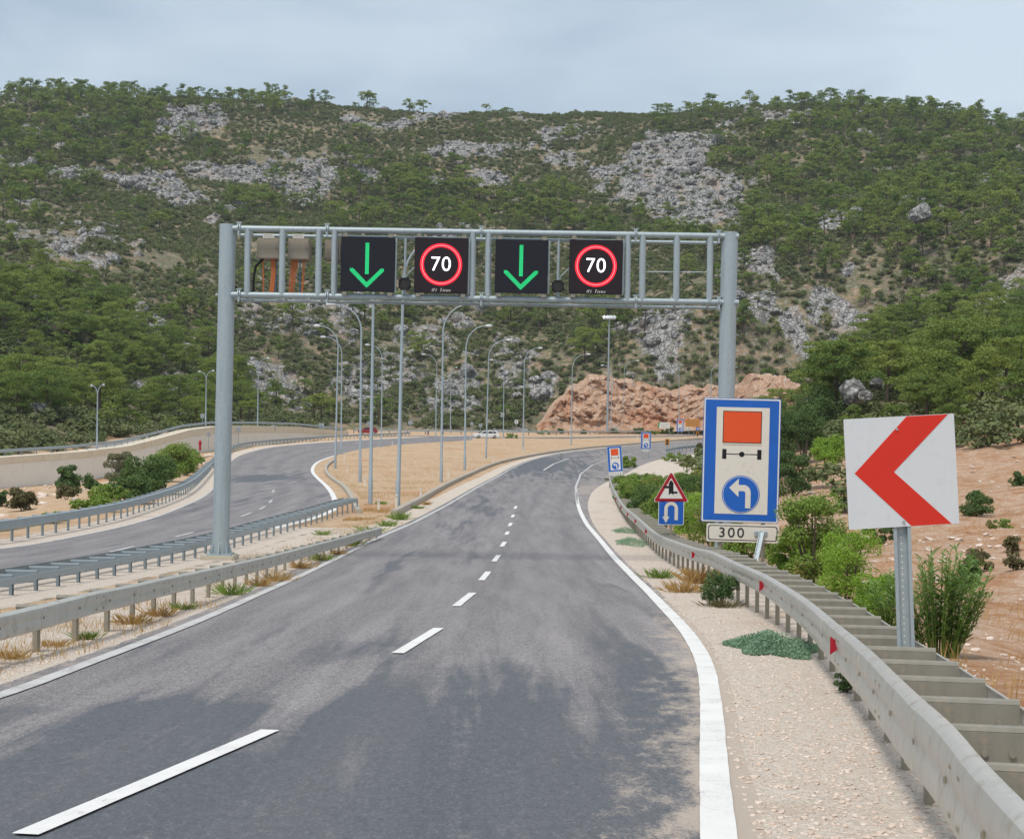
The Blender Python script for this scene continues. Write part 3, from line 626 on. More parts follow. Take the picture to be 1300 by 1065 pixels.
# ------------------------------------------------------------------ guardrails
WPROF = [(0, .43), (.04, .437), (.078, .462), (.085, .50), (.082, .545), (.072, .574), (.067, .592), (.072, .61), (.084, .638), (.086, .69), (.074, .728), (.040, .749), (.015, .754), (0, .755)]
WPROF = WPROF+[(a-.007, b) for a, b in WPROF[::-1]]
def guardrail(label, P, side, spl=.62, strap=True, m_beam='rail', m_post='railpost', m_sp='spacer', post_n=-.14, zf=None, zoff=0, refl=None, bolts=0, step=1.333, post_limit=99, sink=.25, sp_h=.2, top=.755, bh=1.0, bhf=None, group='guardrails along the roads', postw=.10, cat='guardrail', splice=True, spz=0):
    """P: plan path; side=+1 when the traffic face is to the left of travel"""
    zf = zf or (lambda x, y: float(Z0(y)))
    Q = resample(P, step=step); root = thing('guardrail', label, cat, (Q[0][0], Q[0][1], zf(*Q[0])), group=group)
    fine = resample(P, step=.45) if bolts else Q
    mb = MB(); WP = [(a, .755-(.755-b)*bh) for a, b in WPROF]; prof = [(a*side, b) for a, b in WP]
    shp = (lambda p, pr: [(a, .755-(.755-q_)*bhf(p.y)) for a, q_ in pr]) if bhf else None
    mb.sweep([(x, y, zf(x, y)+zoff) for x, y in fine], prof, True, shp)
    if bolts:
        for i in range(4, len(fine)-4, 9): mb.sweep([(x, y, zf(x, y)+zoff) for x, y in fine[i:i+2]], [(a*side*1.0+side*(.006 if k < 14 else 0), b) for k, (a, b) in enumerate(WP)], True, shp)
        mb.cur = 1; rl = resample(P, step=.333)
        for i in range(len(rl)-1):
            q, q2 = rl[i], rl[i+1]; d = (q2-q)/np.hypot(*(q2-q)); n = np.array([-d[1], d[0]])*side
            if q[1] > bolts or q[1] < 5: continue
            if bhf: bh = bhf(q[1])
            rot = Matrix.Rotation(math.atan2(d[1], d[0])-math.pi/2, 3, 'Z')
            if i % 12 in (0, 1):
                for zz in (.755-.245*bh, .755-.075*bh): mb.box(Vector((*(q+n*.085), zf(*q)+zoff+zz)), (.012, .05, .02), rot)
            if i % 4 == 2: mb.box(Vector((*(q+n*.068), zf(*q)+zoff+.755-.163*bh)), (.03, .035, .03), rot)
    o = mb.build('beam', [M[m_beam], M['railpost']], root); fix_normals(o); auto_smooth(o, 26)
    D = np.gradient(Q, axis=0); D /= np.hypot(*D.T)[:, None]; N = np.stack([-D[:, 1], D[:, 0]], 1)*side
    if strap:
        off = resample([tuple(q-n*(spl+.03)) for q, n in zip(Q, N)], step=step)
        mb = MB(); mb.sweep([(x, y, zf(x, y)+zoff) for x, y in off], [(0, .56), (.008*side, .56), (.008*side, .66), (.02*side, .668), (.02*side, .676), (0, .676)], True)
        o = mb.build('rear_strap', M[m_beam], root); fix_normals(o)
    # post: sigma section, one mesh shared by all
    h = .62+sink; post = sp = None; extra = MB()
    for i, (q, n) in enumerate(zip(Q, N)):
        yaw = math.atan2(n[1], n[0]); a = q+n*post_n; z = zf(*a)
        loc = Vector((a[0], a[1], z+zoff))-root.location
        if i < post_limit:
            if post is None:
                mb = MB(); w_ = postw
                mb.prism([(-w_/2, -sink), (w_/2, -sink), (w_/2, .62), (-w_/2, .62)], -.028, -.022)
                for s_ in (-1, 1): mb.box((s_*w_/2, 0, .31-sink/2), (.006, .056, h))
                mb.v = [(-v[1], v[0], v[2]) for v in mb.v]
                post = mb.build('post', M[m_post]); post.parent = root; post.location = loc; post.rotation_euler.z = yaw
            else: copy_part(post, root, loc, yaw)
            if spl > .05:
                if sp is None:
                    mb = MB(); L0, L1 = -spl, -.008; z1 = .70+spz; z0_ = z1-sp_h
                    mb.box(((L0+L1)/2, .027, (z0_+z1)/2), (L1-L0, .006, sp_h))
                    mb.tube([(L0, -.002, z1+.004), (L1, -.002, z1+.004)], .03, 8); mb.box(((L0+L1)/2, 0, z0_), (L1-L0, .06, .007))
                    if bolts:
                        for bx in (.12, .28, .42, .55): mb.tube([(L0+bx*spl/.62, .046, z0_+.09), (L0+bx*spl/.62, .028, z0_+.09)], .018, 8)
                        mb.tube([(L0+.09, .046, z0_+.04), (L0+.09, .028, z0_+.04)], .018, 8)
                    sp = mb.build('spacer', M[m_sp]); fix_normals(sp); sp.parent = root
                    sp.location = Vector((q[0], q[1], zf(*q)+zoff))-root.location; sp.rotation_euler.z = yaw
                else: copy_part(sp, root, Vector((q[0], q[1], zf(*q)+zoff))-root.location, yaw)
        else:
            for e in (-.03, .03): 
                tt = Vector((-n[1], n[0], 0))*e; extra.box(Vector((a[0], a[1], z+zoff+.18))+tt, (.02, .02, .9))
    if extra.v: struct(extra.build('far_posts', M[m_post], root), 'stuff')
    if refl:
        fine_y = [q[1] for q in fine]; first = None
        for yy in refl:
            q = np.array([np.interp(yy, fine_y, [p_[0] for p_ in fine]), yy]); k = int(np.searchsorted(fine_y, yy)); d = fine[k]-fine[k-1]; d /= np.hypot(*d); n = np.array([-d[1], d[0]])*side
            c = Vector((*q, zf(*q)+zoff+.595))-root.location
            if first is None:
                mb = MB(); mb.prism([(.03, -.012), (.135, -.09), (.135, .09), (.03, .012)], -.005, .005)
                first = o = mb.build('reflector', M['crimson']); fix_normals(o); o.parent = root; o.location = c
            else: o = copy_part(first, root, c)
            o.rotation_euler.z = math.atan2(n[1], n[0])
    return root
_nr = [np.array(gp(*q, .445)) for q in [(1198, 982), (1161, 941), (1130, 903), (1094, 854), (1047, 806)]]
_du = (_nr[0]-_nr[2])/np.hypot(*(_nr[0]-_nr[2]))
RR = smooth([tuple(_nr[0]+_du*q) for q in (9.0, 6.0, 3.0, 1.2)] + [(x+.05, y) for x, y in _nr] + [(x+.14, y) for x, y in gps([(1003, 820), (957, 785), (920, 764), (885, 744), (866, 731), (828, 706), (808, 686), (788, 661), (777, 640), (771, 618)])] + [(7.6, 117)])
def zsag(x, y): return float(Z0(y))-float(np.interp(y, [16, 25], [.10, 0]))+.03*math.sin(y*.23)+.05*math.exp(-((y-33)/3.)**2)
guardrail('cream grey double guardrail with red triangular reflectors along the right shoulder', [p for p in RR if p[1] < 125], 1, refl=(15.2, 24.6, 36.5, 53, 60, 67, 75, 84), bolts=40, zf=zsag, post_n=-.1, bh=1.0, bhf=lambda y: float(np.interp(y, [9, 15, 24], [1.32, 1.25, 1.0])))
LR = smooth([(-5.5, 8), (-5.6, 14)] + gps([(44, 832), (87, 820), (156, 799), (211, 779), (255, 765), (311, 745), (360, 727), (410, 708), (450, 694), (482, 684)]))
guardrail('cream grey single-beam guardrail on the left shoulder in front of the gantry post', LR, -1, spl=.36, strap=False, bolts=45, post_n=-.12, step=1.45, bh=.88, zf=lambda x, y: float(Z0(y))-float(np.interp(y, [12, 17, 20, 29, 55], [.26, .20, .15, .2, .33])))
LADP = smooth([(-9.65, 14), (-9.62, 24), (-9.58, 34), (-9.5, 42), (-9.4, 50), (-9.15, 60), (-8.75, 72), (-8.3, 79)])
guardrail('grey ladder-like double guardrail edging the side road behind the gantry post', LADP, 1, spl=.62, m_beam='farrail', m_post='farpost', m_sp='farpost', post_n=-.6, step=1.45, bh=.85, zf=lambda x, y: float(Z0(y))-float(np.interp(y, [20, 30, 45, 75], [.42, .34, .26, .08])))
LOR = [(x-1.15, y) for x, y in LO if 28 < y < 150]+gps([(272, 596), (280, 585), (298, 569), (348, 563.5), (403, 559.5), (460, 556), (520, 553.3)])
LOR = [(-19, 20)]+LOR
guardrail('blue grey guardrail curving round the outside of the side road on the left', smooth([(x, y) for x, y in LOR if y < 175]), -1, spl=.5, m_beam='farrail', m_post='farpost', m_sp='farpost', step=1.7, postw=.14)
guardrail('far stretch of low guardrail on the outside bend of the side road below the wall', smooth([(x, y) for x, y in LOR if y >= 172]), -1, spl=.4, strap=False, m_beam='farrail', m_post='farpost', m_sp='farpost', step=2.2, postw=.2, sink=.1)
def zup(x, y): return float(np.interp(y, _wy, _wz))
guardrail('thin blue grey guardrail on top of the long concrete retaining wall', [(float(np.interp(y, _wy, _wx))-.9, y) for y in np.linspace(136, 321, 40)], -1, spl=.3, strap=False, m_beam='farrail', m_post='farpost', m_sp='farpost', step=3, zf=zup, postw=.14)
FG = resample(smooth(gps([(445, 551.0), (520, 551.6), (600, 552.6), (700, 553.3), (800, 552.2), (870, 551)])), step=4)
FG = [(x, y+7) for x, y in FG]
guardrail('long guardrail at the foot of the hill behind the far road', FG, -1, spl=.3, strap=False, m_beam='farrail', m_post='farpost', m_sp='farpost', step=4, zf=lambda x, y: float(Z0(y)), postw=.2, zoff=.15)
BG = smooth(gps([(846, 577), (862, 573), (890, 571), (925, 569)]))
guardrail('short dark guardrail beyond the grass tuft near the orange sign', BG, 1, spl=.3, strap=False, m_beam='farrail', m_post='farpost', m_sp='farpost', step=2.6, postw=.2)
# ------------------------------------------------------------------ gantry
GD = 43.8
def gat(px, py): return at(px, py, GD)
gbx, gby = gat(280, 705).x, GD
gz = Tz(gbx, GD)
gan = thing('sign_gantry', 'tall grey tubular steel sign gantry spanning the main road', 'gantry', (gbx, GD, gz))
pl0 = gat(280, 704); pl1 = gat(289.5, 285)
mb = MB(); rp = .235
mb.tube([pl0, pl1], [rp, rp*.97], 28)
o = mb.build('post', M['galv'], gan); auto_smooth(o)
mb = MB(); mb.box(pl0+Vector((0, 0, .02)), (.66, .66, .05))
for k in range(8):
    a = k*math.pi/4; mb.prism([(.2, .04), (.33, .04), (.22, .42)], -.012, .012, Matrix.Translation(pl0) @ Matrix.Rotation(a, 4, 'Z'))
    mb.tube([pl0+Vector((.29*math.cos(a+.3), .29*math.sin(a+.3), .02)), pl0+Vector((.29*math.cos(a+.3), .29*math.sin(a+.3), .1))], .02, 6)
o = mb.build('base_flange', M['galv'], gan); fix_normals(o)
mb = MB(); mb.box(pl0+Vector((-.02, 0, -.30)), (.92, .9, .60), bev=.03); o = mb.build('footing', M['concrete'], gan)
pr1 = gat(926.5, 295); pr0 = Vector((gat(920, 560).x, GD, Tz(gat(920, 700).x, GD)-.1))
mb = MB(); mb.tube([pr0, pr1], [rp, rp*.97], 28)
for k in range(9): mb.tube([pr1+Vector((.2, -.05, -.6-k*.45)), pr1+Vector((.275, -.05, -.6-k*.45))], .012, 6)
o = mb.build('post', M['galv'], gan); auto_smooth(o)
def chord(px, top): return gat(px, np.interp(px, [289, 926], [290.3, 300.8] if top else [374.3, 384.6]))
for tp in (1, 0):
    mb = MB(); mb.tube([chord(283, tp)-Vector((0, .1, 0)), chord(937, tp)-Vector((0, .1, 0))], .082, 16)
    o = mb.build('chord', M['galv'], gan); auto_smooth(o)
    mb = MB(); mb.tube([chord(300, tp)+Vector((0, .75, -.1)), chord(915, tp)+Vector((0, .75, -.1))], .05, 10)
    o = mb.build('rear_chord', M['galv'], gan); auto_smooth(o)
for px in (315.5, 359.5, 405.5, 425.5, 600.5, 620.5, 797, 815.8, 859, 901.3):
    mb = MB(); mb.tube([chord(px, 1)-Vector((0, .1, 0)), chord(px-1.2, 0)-Vector((0, .1, 0))], .088, 14)
    for tp in (1, 0): mb.tube([chord(px, tp)-Vector((0, .1, 0)), chord(px, tp)+Vector((0, .75, -.1))], .035, 8)
    o = mb.build('strut', M['galv'], gan); auto_smooth(o)
for px in (304.5, 416, 611, 806.5, 911.5):
    for tp in (1, 0):
        c = chord(px, tp)-Vector((0, .1, 0)); mb = MB()
        for s_ in (-1, 1):
            mb.tube([c+Vector((s_*.025-.012, 0, 0)), c+Vector((s_*.025+.012, 0, 0))], .15, 14)
        mb.box(c+Vector((0, -.02, .16)), (.16, .05, .03)); mb.box(c+Vector((0, -.1, -.13)), (.05, .05, .14))
        o = mb.build('flange_clamp', M['galv'], gan); auto_smooth(o)
mb = MB(); mb.tube([chord(430, 1)+Vector((0, -.02, -.17)), chord(600, 1)+Vector((0, -.02, -.17))], .03, 8); mb.tube([chord(625, 1)+Vector((0, -.02, -.17)), chord(797, 1)+Vector((0, -.02, -.17))], .03, 8); pass
mb.build('support_rail', M['galv'], gan)
mb = MB()
for z_ in (345,): mb.tube([gat(816, 345.2), gat(901, 345.8)], .016, 8)
mb.build('tie_rod', M['galv'], gan)
# ---------------- LED panels
def led_panel(px0, py0, px1, py1, label, cat, kind):
    a = gat((px0+px1)/2, (py0+py1)/2); w_ = (px1-px0)*GD/F; h = (py1-py0)*GD/F
    name = 'lane_signal' if kind == 'arrow' else 'speed_signal'
    r = thing(name, label, cat, a-Vector((0, .30, h/2)), group='electronic signs hanging on the gantry')
    r.rotation_euler.y = ROLL*.55
    c = Vector(r.location)+Vector((0, 0, h/2))
    mb = MB(); mb.box(c+Vector((0, .12, 0)), (w_, .2, h), bev=.02); mb.build('cabinet', M['cab'], r)
    mb = MB(); mb.box(c+Vector((0, .015, 0)), (w_*.985, .02, h*.985)); f = mb.build('led_face', M['led' if kind == 'arrow' else 'ledred'], r)
    # faint unlit grid ridges of the face
    mb = MB()
    if kind == 'arrow':
        mb2 = MB(); dots = []; p = .0262
        for iz in range(-40, 40):
            for ix in range(-40, 40):
                x, z = ix*p, iz*p; on = False
                if abs(x+.013) < .055 and -.28 < z < .60: on = True
                d1 = (z+.66)-abs(x+.013)*1.0
                if 0 <= d1 < .17 and abs(x+.013) < .48 and z < -.12: on = True
                if on: dots.append((x, z))
        for x, z in dots: mb.prism([(x+.0098*math.cos(q*math.pi/3), z+.0098*math.sin(q*math.pi/3)) for q in range(6)], 0, .008, Matrix.Translation(c))
        mb.build('arrow', M['green_led'], r)
    else:
        for rr in (.505, .533, .561, .589):
            n_ = int(2*math.pi*rr*w_/1.53/.030)
            for k in range(n_):
                q = 2*math.pi*k/n_; x, z = rr*w_/1.53*math.cos(q), rr*w_/1.53*math.sin(q)+.025; g = .0120
                mb.prism([(x+g*math.cos(e*math.pi/3), z+g*math.sin(e*math.pi/3)) for e in range(6)], 0, .008, Matrix.Translation(c))
        mb.build('ring', M['red_led'], r)
        mb = MB(); mb.ring(0, .025, .538*w_/1.53, .552*w_/1.53, -.001, .004, 64); mb.v = [tuple(Vector(v)+c) for v in mb.v]; o = mb.build('ring_core', M['pink_led'], r)
        text_mesh('numerals', '70', .565, c+Vector((-.005, -.002, .02)), M['white_led'], r, 1.06, -.004)
        mb = MB(); x = -.24                       # small white maker's marks under the ring
        random.seed(5)
        for hgt, wd in ((.075, .03), (.075, .05), (.075, .02), (0, .09), (.085, .05), (.05, .035), (.05, .04), (.06, .02), (.045, .04), (.045, .04)):
            if hgt: mb.prism([(x, -.72), (x+.016, -.72), (x+.03, -.72+hgt), (x+.014, -.72+hgt)], 0, .006, Matrix.Translation(c)); mb.box(c+Vector((x+wd*.55, .003, -.72+(hgt if wd > .03 else hgt*.5))), (wd*.8, .006, .014))
            x += wd+.012
        mb.build('lettering', M['white'], r)
    for s_ in (-.42, .42):
        for zz in (-h/2-.06, h/2+.05): mb = MB(); mb.box(c+Vector((s_*w_, .1, zz)), (.12, .16, .1)); mb.build('bracket', M['spacer'], r)
    mb = MB(); mb.box(c+Vector((w_/2+.03, .13, 0)), (.04, .08, h)); mb.build('conduit', M['galv'], r)
    r.rotation_euler.y = ROLL*.55
    return r
def text_mesh(name, s, size, loc, mat, parent, space=1.0, off=0, xs=1.0, fr=None):
    cu = bpy.data.curves.new('text', 'FONT'); cu.body = s; cu.size = size; cu.align_x = 'CENTER'; cu.align_y = 'CENTER'; cu.space_character = space; cu.offset = off; cu.extrude = .004
    ob = bpy.data.objects.new('text', cu); COL.objects.link(ob); dg = bpy.context.evaluated_depsgraph_get(); me = bpy.data.meshes.new_from_object(ob.evaluated_get(dg))
    bpy.data.objects.remove(ob); V = [(v.co.x*xs+loc[0], -v.co.z+loc[1], v.co.y+loc[2]) for v in me.vertices]; V = [tuple(fr@Vector(v)) for v in V] if fr else V; Fc = [list(p.vertices) for p in me.polygons]
    return link_mesh(name, V, Fc, mat, parent)
led_panel(433.5, 302.5, 501.5, 371, 'black lane signal with green down arrow beside the beige cabinets, left one', 'lane signal', 'arrow')
led_panel(526.5, 303.5, 594, 373, 'black LED speed sign reading 70 over the left lane, next to the gantry middle', 'speed sign', 'speed')
led_panel(628.5, 306, 695, 373, 'black lane signal with green down arrow over the road, right one', 'lane signal', 'arrow')
led_panel(722, 306, 789, 374.2, 'black LED speed sign reading 70 beside the empty gantry bays, right one', 'speed sign', 'speed')
for px, py, lb in ((514, 361, 'round black warning beacon left of the first 70 sign'), (708, 364, 'round black warning beacon left of the second 70 sign')):
    c = gat(px, py)-Vector((0, .2, 0)); r = thing('warning_beacon', lb, 'warning light', c, group='warning beacons on the gantry')
    mb = MB(); mb.box(c+Vector((0, .12, 0)), (.34, .16, .34), bev=.05); mb.build('housing', M['cab'], r)
    mb = MB(); mb.ring(0, 0, .125, .16, -.13, .06, 24); mb.v = [tuple(Vector(v)+c) for v in mb.v]; o = mb.build('hood', M['cab'], r); fix_normals(o)
    mb = MB(); mb.tube([c+Vector((0, -.02, 0)), c+Vector((0, .05, 0))], .126, 20); mb.build('lens', M['lens'], r)
    mb = MB(); q = gat(px+1.5, 303); mb.tube([c+Vector((0, .12, .1)), c+Vector((.01, .12, q.z-c.z))], .035, 8); mb.tube([c+Vector((0, .12, -.12)), c+Vector((0, .12, -.38))], .05, 8)
    mb.build('hanger', M['galv'], r)
    mb = MB(); mb.tube([c+Vector((.02, .12, .16)), c+Vector((.1, .1, .3)), c+Vector((.22, .1, .42)), c+Vector((.3, .2, .5))], .02, 6); mb.build('cable', M['galv'], r)
def cabinet(px0, py0, px1, py1, lb, lab, dy=.35):
    a = gat((px0+px1)/2, (py0+py1)/2); w_ = (px1-px0)*GD/F; h = (py1-py0)*GD/F; c = a+Vector((0, dy, 0))
    r = thing('control_cabinet', lb, 'cabinet', c-Vector((0, 0, h/2)), group='control cabinets on the gantry')
    mb = MB(); mb.box(c, (w_, .3, h), bev=.012); mb.box(c+Vector((.02, .17, -.05)), (w_*1.05, .03, h*1.0)); mb.build('housing', M['box'], r)
    mb = MB(); mb.box(c+Vector((0, -.155, 0)), (w_*.93, .012, h*.93), bev=.005); d = mb.build('door', M['box'], r)
    mb = MB(); mb.box(c+Vector((w_*.38, -.168, 0)), (.025, .02, .09)); mb.build('handle', M['spacer'], d)
    if lab:
        mb = MB(); mb.box(c+Vector((-.0, -.16, h/2+.06)), (.31, .012, .13)); p_ = mb.build('label_plate', M['white'], r)
        mb = MB()
        for k in range(2):
            for e in range(5): mb.box(c+Vector((-.11+.05*e+.01*k, -.168, h/2+.085-.05*k)), (.034, .004, .018))
        mb.build('lettering', M['spacer'], p_)
    return r, c, w_, h
r, c, w_, h = cabinet(325, 301.5, 353.5, 327.5, 'beige control cabinet with white label nearest the left gantry post', 1)
for (x, m_, rad) in ((-.18, 'cable_orange', .03), (.08, 'cable_orange', .055), (.14, 'cable_orange', .05), (.20, 'cable_blue', .018)):
    mb = MB(); mb.tube([c+Vector((x, .05, -h/2)), c+Vector((x+.02, .03, -h/2-.4)), c+Vector((x+.03*(1 if x < 0 else -1), .02, -h/2-.98))], rad*.8, 7); mb.build('cable', M[m_], r)
mb = MB(); mb.tube([c+Vector((-.16, 0, -h/2)), c+Vector((-.36, 0, -h/2-.2)), c+Vector((-.42, 0, -h/2-.5)), c+Vector((-.43, 0, -h/2-.98))], .035, 8); mb.tube([gat(293, 361)+Vector((0, .3, 0)), gat(311, 374)+Vector((0, .2, 0))], .035, 8); mb.build('cable', M['cable_black'], r)
r, c, w_, h = cabinet(364, 302, 391, 328.5, 'beige control cabinet with white label between two gantry struts', 1)
for (x, m_, rad, sw) in ((-.22, 'cable_orange', .016, -.05), (-.16, 'cable_orange', .03, -.06), (-.09, 'cable_orange', .03, -.13), (-.04, 'cable_orange', .022, -.12), (.02, 'cable_blue', .018, .02), (.12, 'cable_orange', .018, -.03), (.17, 'cable_orange', .012, -.06)):
    mb = MB(); mb.tube([c+Vector((x, .05, -h/2)), c+Vector((x+sw*.4, .03, -h/2-.4)), c+Vector((x+sw, .02, -h/2-.97))], rad*.9, 7); mb.build('cable', M[m_], r)
cabinet(410.5, 303, 429, 328, 'beige control cabinet half hidden behind the strut beside the green arrow', 0, .45)
# ------------------------------------------------------------------ signs
def frame_at(loc, yaw=0, tilt=0): return Matrix.Translation(loc) @ Matrix.Rotation(yaw, 4, 'Z') @ Matrix.Rotation(-tilt, 4, 'Y')
def rrect(x0, z0, x1, z1, r, n=4):
    P = []
    for cx, cz, a0 in ((x1-r, z1-r, 0), (x0+r, z1-r, 90), (x0+r, z0+r, 180), (x1-r, z0+r, 270)):
        for k in range(n+1): P.append((cx+r*math.cos(R(a0+90*k/n)), cz+r*math.sin(R(a0+90*k/n))))
    return P
def circ(x, z, r, n=40): return [(x+r*math.cos(2*math.pi*k/n), z+r*math.sin(2*math.pi*k/n)) for k in range(n)]
LEFT_ARROW = [(-.62, .34), (-.12, .84), (-.12, .50), (.20, .50), (.33, .46), (.44, .36), (.50, .22), (.52, .08), (.52, -.72), (.24, -.72), (.24, .06), (.22, .14), (.14, .18), (-.12, .18), (-.12, -.14)]
def layered(name, parent, fr, layers, thick=.012, gap=.003):
    """layers: list of (material key, polygon, level)"""
    mats = []; mb = MB()
    for mk, poly, lv in layers:
        if mk not in mats: mats.append(mk)
        mb.cur = mats.index(mk); mb.prism(poly, -gap*lv-.001, 0 if lv else thick, fr)
    o = mb.build(name, [M[q] for q in mats], parent); fix_normals(o); return o
def axle_sign(label, p, w_, h, yaw, tilt, posts, plate=None, ground=None, big=False):
    """p: centre of the panel"""
    gzz = Tz(p.x, p.y+.1) if ground is None else ground
    r = thing('axle_sign', label, 'road sign', (p.x, p.y+.06, gzz), group='blue lorry lane signs')
    fr = frame_at(p, yaw, tilt); X0, Z0_ = -w_/2, h/2
    def U(u, v): return (X0+u*w_, Z0_-v*h)
    pan = layered('panel', r, fr, [('white', rrect(-w_/2, -h/2, w_/2, h/2, .03), 0), ('blue', rrect(-w_/2*.965, -h/2+w_*.018, w_/2*.965, h/2-w_*.018, .025), 1), ('cream' if big else 'white', [U(.165, .935), U(.86, .935), U(.86, .07), U(.165, .07)], 2)])
    edge = MB(); edge.prism(rrect(-w_/2-.012, -h/2-.012, w_/2+.012, h/2+.012, .035), .004, .03, fr); e = edge.build('rim', M['blue'], pan); fix_normals(e)
    o = layered('orange_square', pan, fr, [('black', [U(.25, .36), U(.76, .36), U(.76, .10), U(.25, .10)], 3), ('orange', [U(.26, .354), U(.75, .354), U(.75, .106), U(.26, .106)], 4)])
    L = [('black', [U(.25, .49), U(.305, .49), U(.305, .41), U(.25, .41)], 3), ('black', [U(.71, .49), U(.765, .49), U(.765, .41), U(.71, .41)], 3), ('black', [U(.30, .453), U(.72, .453), U(.72, .446), U(.30, .446)], 3), ('black', circ(U(.507, .45)[0], U(.507, .45)[1], .036*w_, 20), 3)]
    layered('axle_symbol', pan, fr, L)
    if big: layered('divider', pan, fr, [('railpost', [U(.25, .376), U(.765, .376), U(.765, .371), U(.25, .371)], 3)])
    cx, cz = U(.507, .775); rr = .25*w_
    layered('arrow_disc', pan, fr, [('blue', circ(cx, cz, rr), 3), ('white', circ(cx, cz, rr*.955), 4), ('blue', circ(cx, cz, rr*.93), 5), ('cream' if big else 'white', [(cx+a*rr, cz+b*rr) for a, b in LEFT_ARROW], 6)])
    for dx in posts:
        top = fr@Vector((dx, .07, h*.42)); bot = Vector((top.x+(0 if big else .0), top.y, gzz-.3)); bot.x = (fr@Vector((dx, .07, -h/2))).x
        mb = MB(); mb.tube([bot, fr@Vector((dx, .07, -h/2)), top], .045, 4); mb.build('post', M['railpost' if big else 'galv'], r)
    if plate:
        pw, ph, dx, dz, kind = plate; fr2 = fr@Matrix.Translation((dx, 0, dz))
        pl_ = layered('distance_plate', r, fr2, [('cream' if kind else 'white', rrect(-pw/2, -ph/2, pw/2, ph/2, .04), 0)]+([('black', rrect(-pw/2*.955, -ph/2*.82, pw/2*.955, ph/2*.82, .06), 1), ('cream', rrect(-pw/2*.93, -ph/2*.73, pw/2*.93, ph/2*.73, .055), 2)] if kind else []))
        if kind:
            text_mesh('numerals', '300', ph*.76, Vector((-.157*pw, -.012, 0)), M['black'], pl_, 1.22, 0, 1.1, fr2)
            mb = MB(); mb.box(fr2@Vector((.25*pw, -.02, 0)), (.30, .03, .10)); mb.tube([fr2@Vector((.25*pw, -.01, 0)), fr2@Vector((.25*pw, -.09, 0))], .07, 12); mb.build('clamp', M['galv'], r)
            mb = MB(); a0, a1 = fr2@Vector((.26*pw, -.07, .03)), fr2@Vector((.13*pw, -.75, -.75))
            dirx = (a1-a0).normalized(); ry = Vector((1, 0, 0)); 
            mb.box((a0+a1)/2, (.11, .05, (a1-a0).length), dirx.to_track_quat('Z', 'Y').to_matrix())
            for e in (-.05, .05): mb.box((a0+a1)/2, (.012, .09, (a1-a0).length), dirx.to_track_quat('Z', 'Y').to_matrix() ) if False else mb.box((a0+a1)/2+Vector((e, -.03, 0)), (.012, .07, (a1-a0).length), dirx.to_track_quat('Z', 'Y').to_matrix())
            mb.build('strut', M['galv'], r)
        else:
            mb = MB()
            for k in range(5): mb.box(fr2@Vector((-.36*pw+.18*pw*k, -.008, 0)), (.09*pw, .004, ph*.5))
            mb.build('lettering', M['signback'], pl_)
    return r
d1 = 36.5
axle_sign('large blue and cream lorry sign with orange square above the 300 plate', at(940.8, 584.5, d1), 96*d1/F, 156.5*d1/F, R(-4), R(-.4)-ROLL*.2, (-.43, .55), (91.5*d1/F, 23*d1/F, .08, -(156.5/2+14)*d1/F, 1), big=True)
d2 = gp(783, 612)[1]; p = at(780.6, 582.6, d2)
axle_sign('small blue lorry sign leaning left at the far end of the right guardrail', p, 18.4*d2/F, 32*d2/F, R(-3), R(4.5), (-.36, .42), (17*d2/F, 4*d2/F, 0, -18.6*d2/F, 0), ground=float(Z0(d2)))
d3 = gp(820, 581)[1]
axle_sign('small upright blue lorry sign on the pale dirt behind the leaning one', at(820, 559.3, d3), 12.6*d3/F, 21.4*d3/F, 0, 0, (-.38, .38), (9*d3/F, 3*d3/F, 0, -12.4*d3/F, 0), ground=float(Z0(d3)))
d4 = gp(863, 559)[1]
axle_sign('tiny distant blue lorry sign next to the orange board', at(863.4, 540, d4), 8.7*d4/F, 16*d4/F, 0, 0, (-.35, .35), None, ground=float(Z0(d4)))
# warning triangle over u-turn square
dt = 49.0; p = at(852, 649, dt); r = thing('warning_sign', 'red bordered warning triangle above a blue U-turn square on one post', 'road sign', (p.x, p.y+.05, Tz(p.x, p.y)))
fr = frame_at(at(852, 617.5, dt), 0, R(.5)); s_ = 45.5*dt/F
def tri(k, r_):
    P = []
    c = [(-s_/2*k, -s_*.433*k-.0), (s_/2*k, -s_*.433*k), (0, s_*.433*k)]
    cz = -s_*.433+s_*.289
    c = [(-s_/2*k, cz-s_*.289*k), (s_/2*k, cz-s_*.289*k), (0, cz+s_*.577*k)]
    g = [R(210), R(330), R(90)]
    for (x, z), a in zip(c, g):
        x -= math.cos(a)*r_*2; z -= math.sin(a)*r_*2
        for q in range(5):
            b = a-R(60)+R(120)*q/4; P.append((x+r_*math.cos(b), z+r_*math.sin(b)))
    return P
B = s_*.433
tp = layered('triangle_panel', r, fr, [('white', tri(1.0, .045), 0), ('crimson', tri(.965, .045), 1), ('white', tri(.66, .01), 2)])
k = s_*.5
layered('junction_symbol', tp, fr, [('black', [(a*k, b*k-.22*k) for a, b in [(-.13, -.26), (0, -.15), (.13, -.26), (.13, .42), (0, .58), (-.13, .42)]], 3), ('black', [(a*k, b*k-.22*k) for a, b in [(-.40, .12), (-.40, .25), (-.12, .25), (-.12, .12)]], 3), ('black', [(a*k, b*k-.22*k) for a, b in [(.13, -.17), (.13, -.06), (.36, -.06), (.36, -.17)]], 3)])
fr = frame_at(at(852, 650, dt), 0, 0); q_ = 16.3*dt/F
up_ = layered('u_turn_panel', r, fr, [('white', rrect(-q_, -q_, q_, q_, .04), 0), ('blue', rrect(-q_*.95, -q_*.95, q_*.95, q_*.95, .035), 1)])
arc = [(.60*q_*1.0*math.cos(a)*.68, .30*q_+.60*q_*.68*math.sin(a)) for a in np.linspace(0, math.pi, 17)]
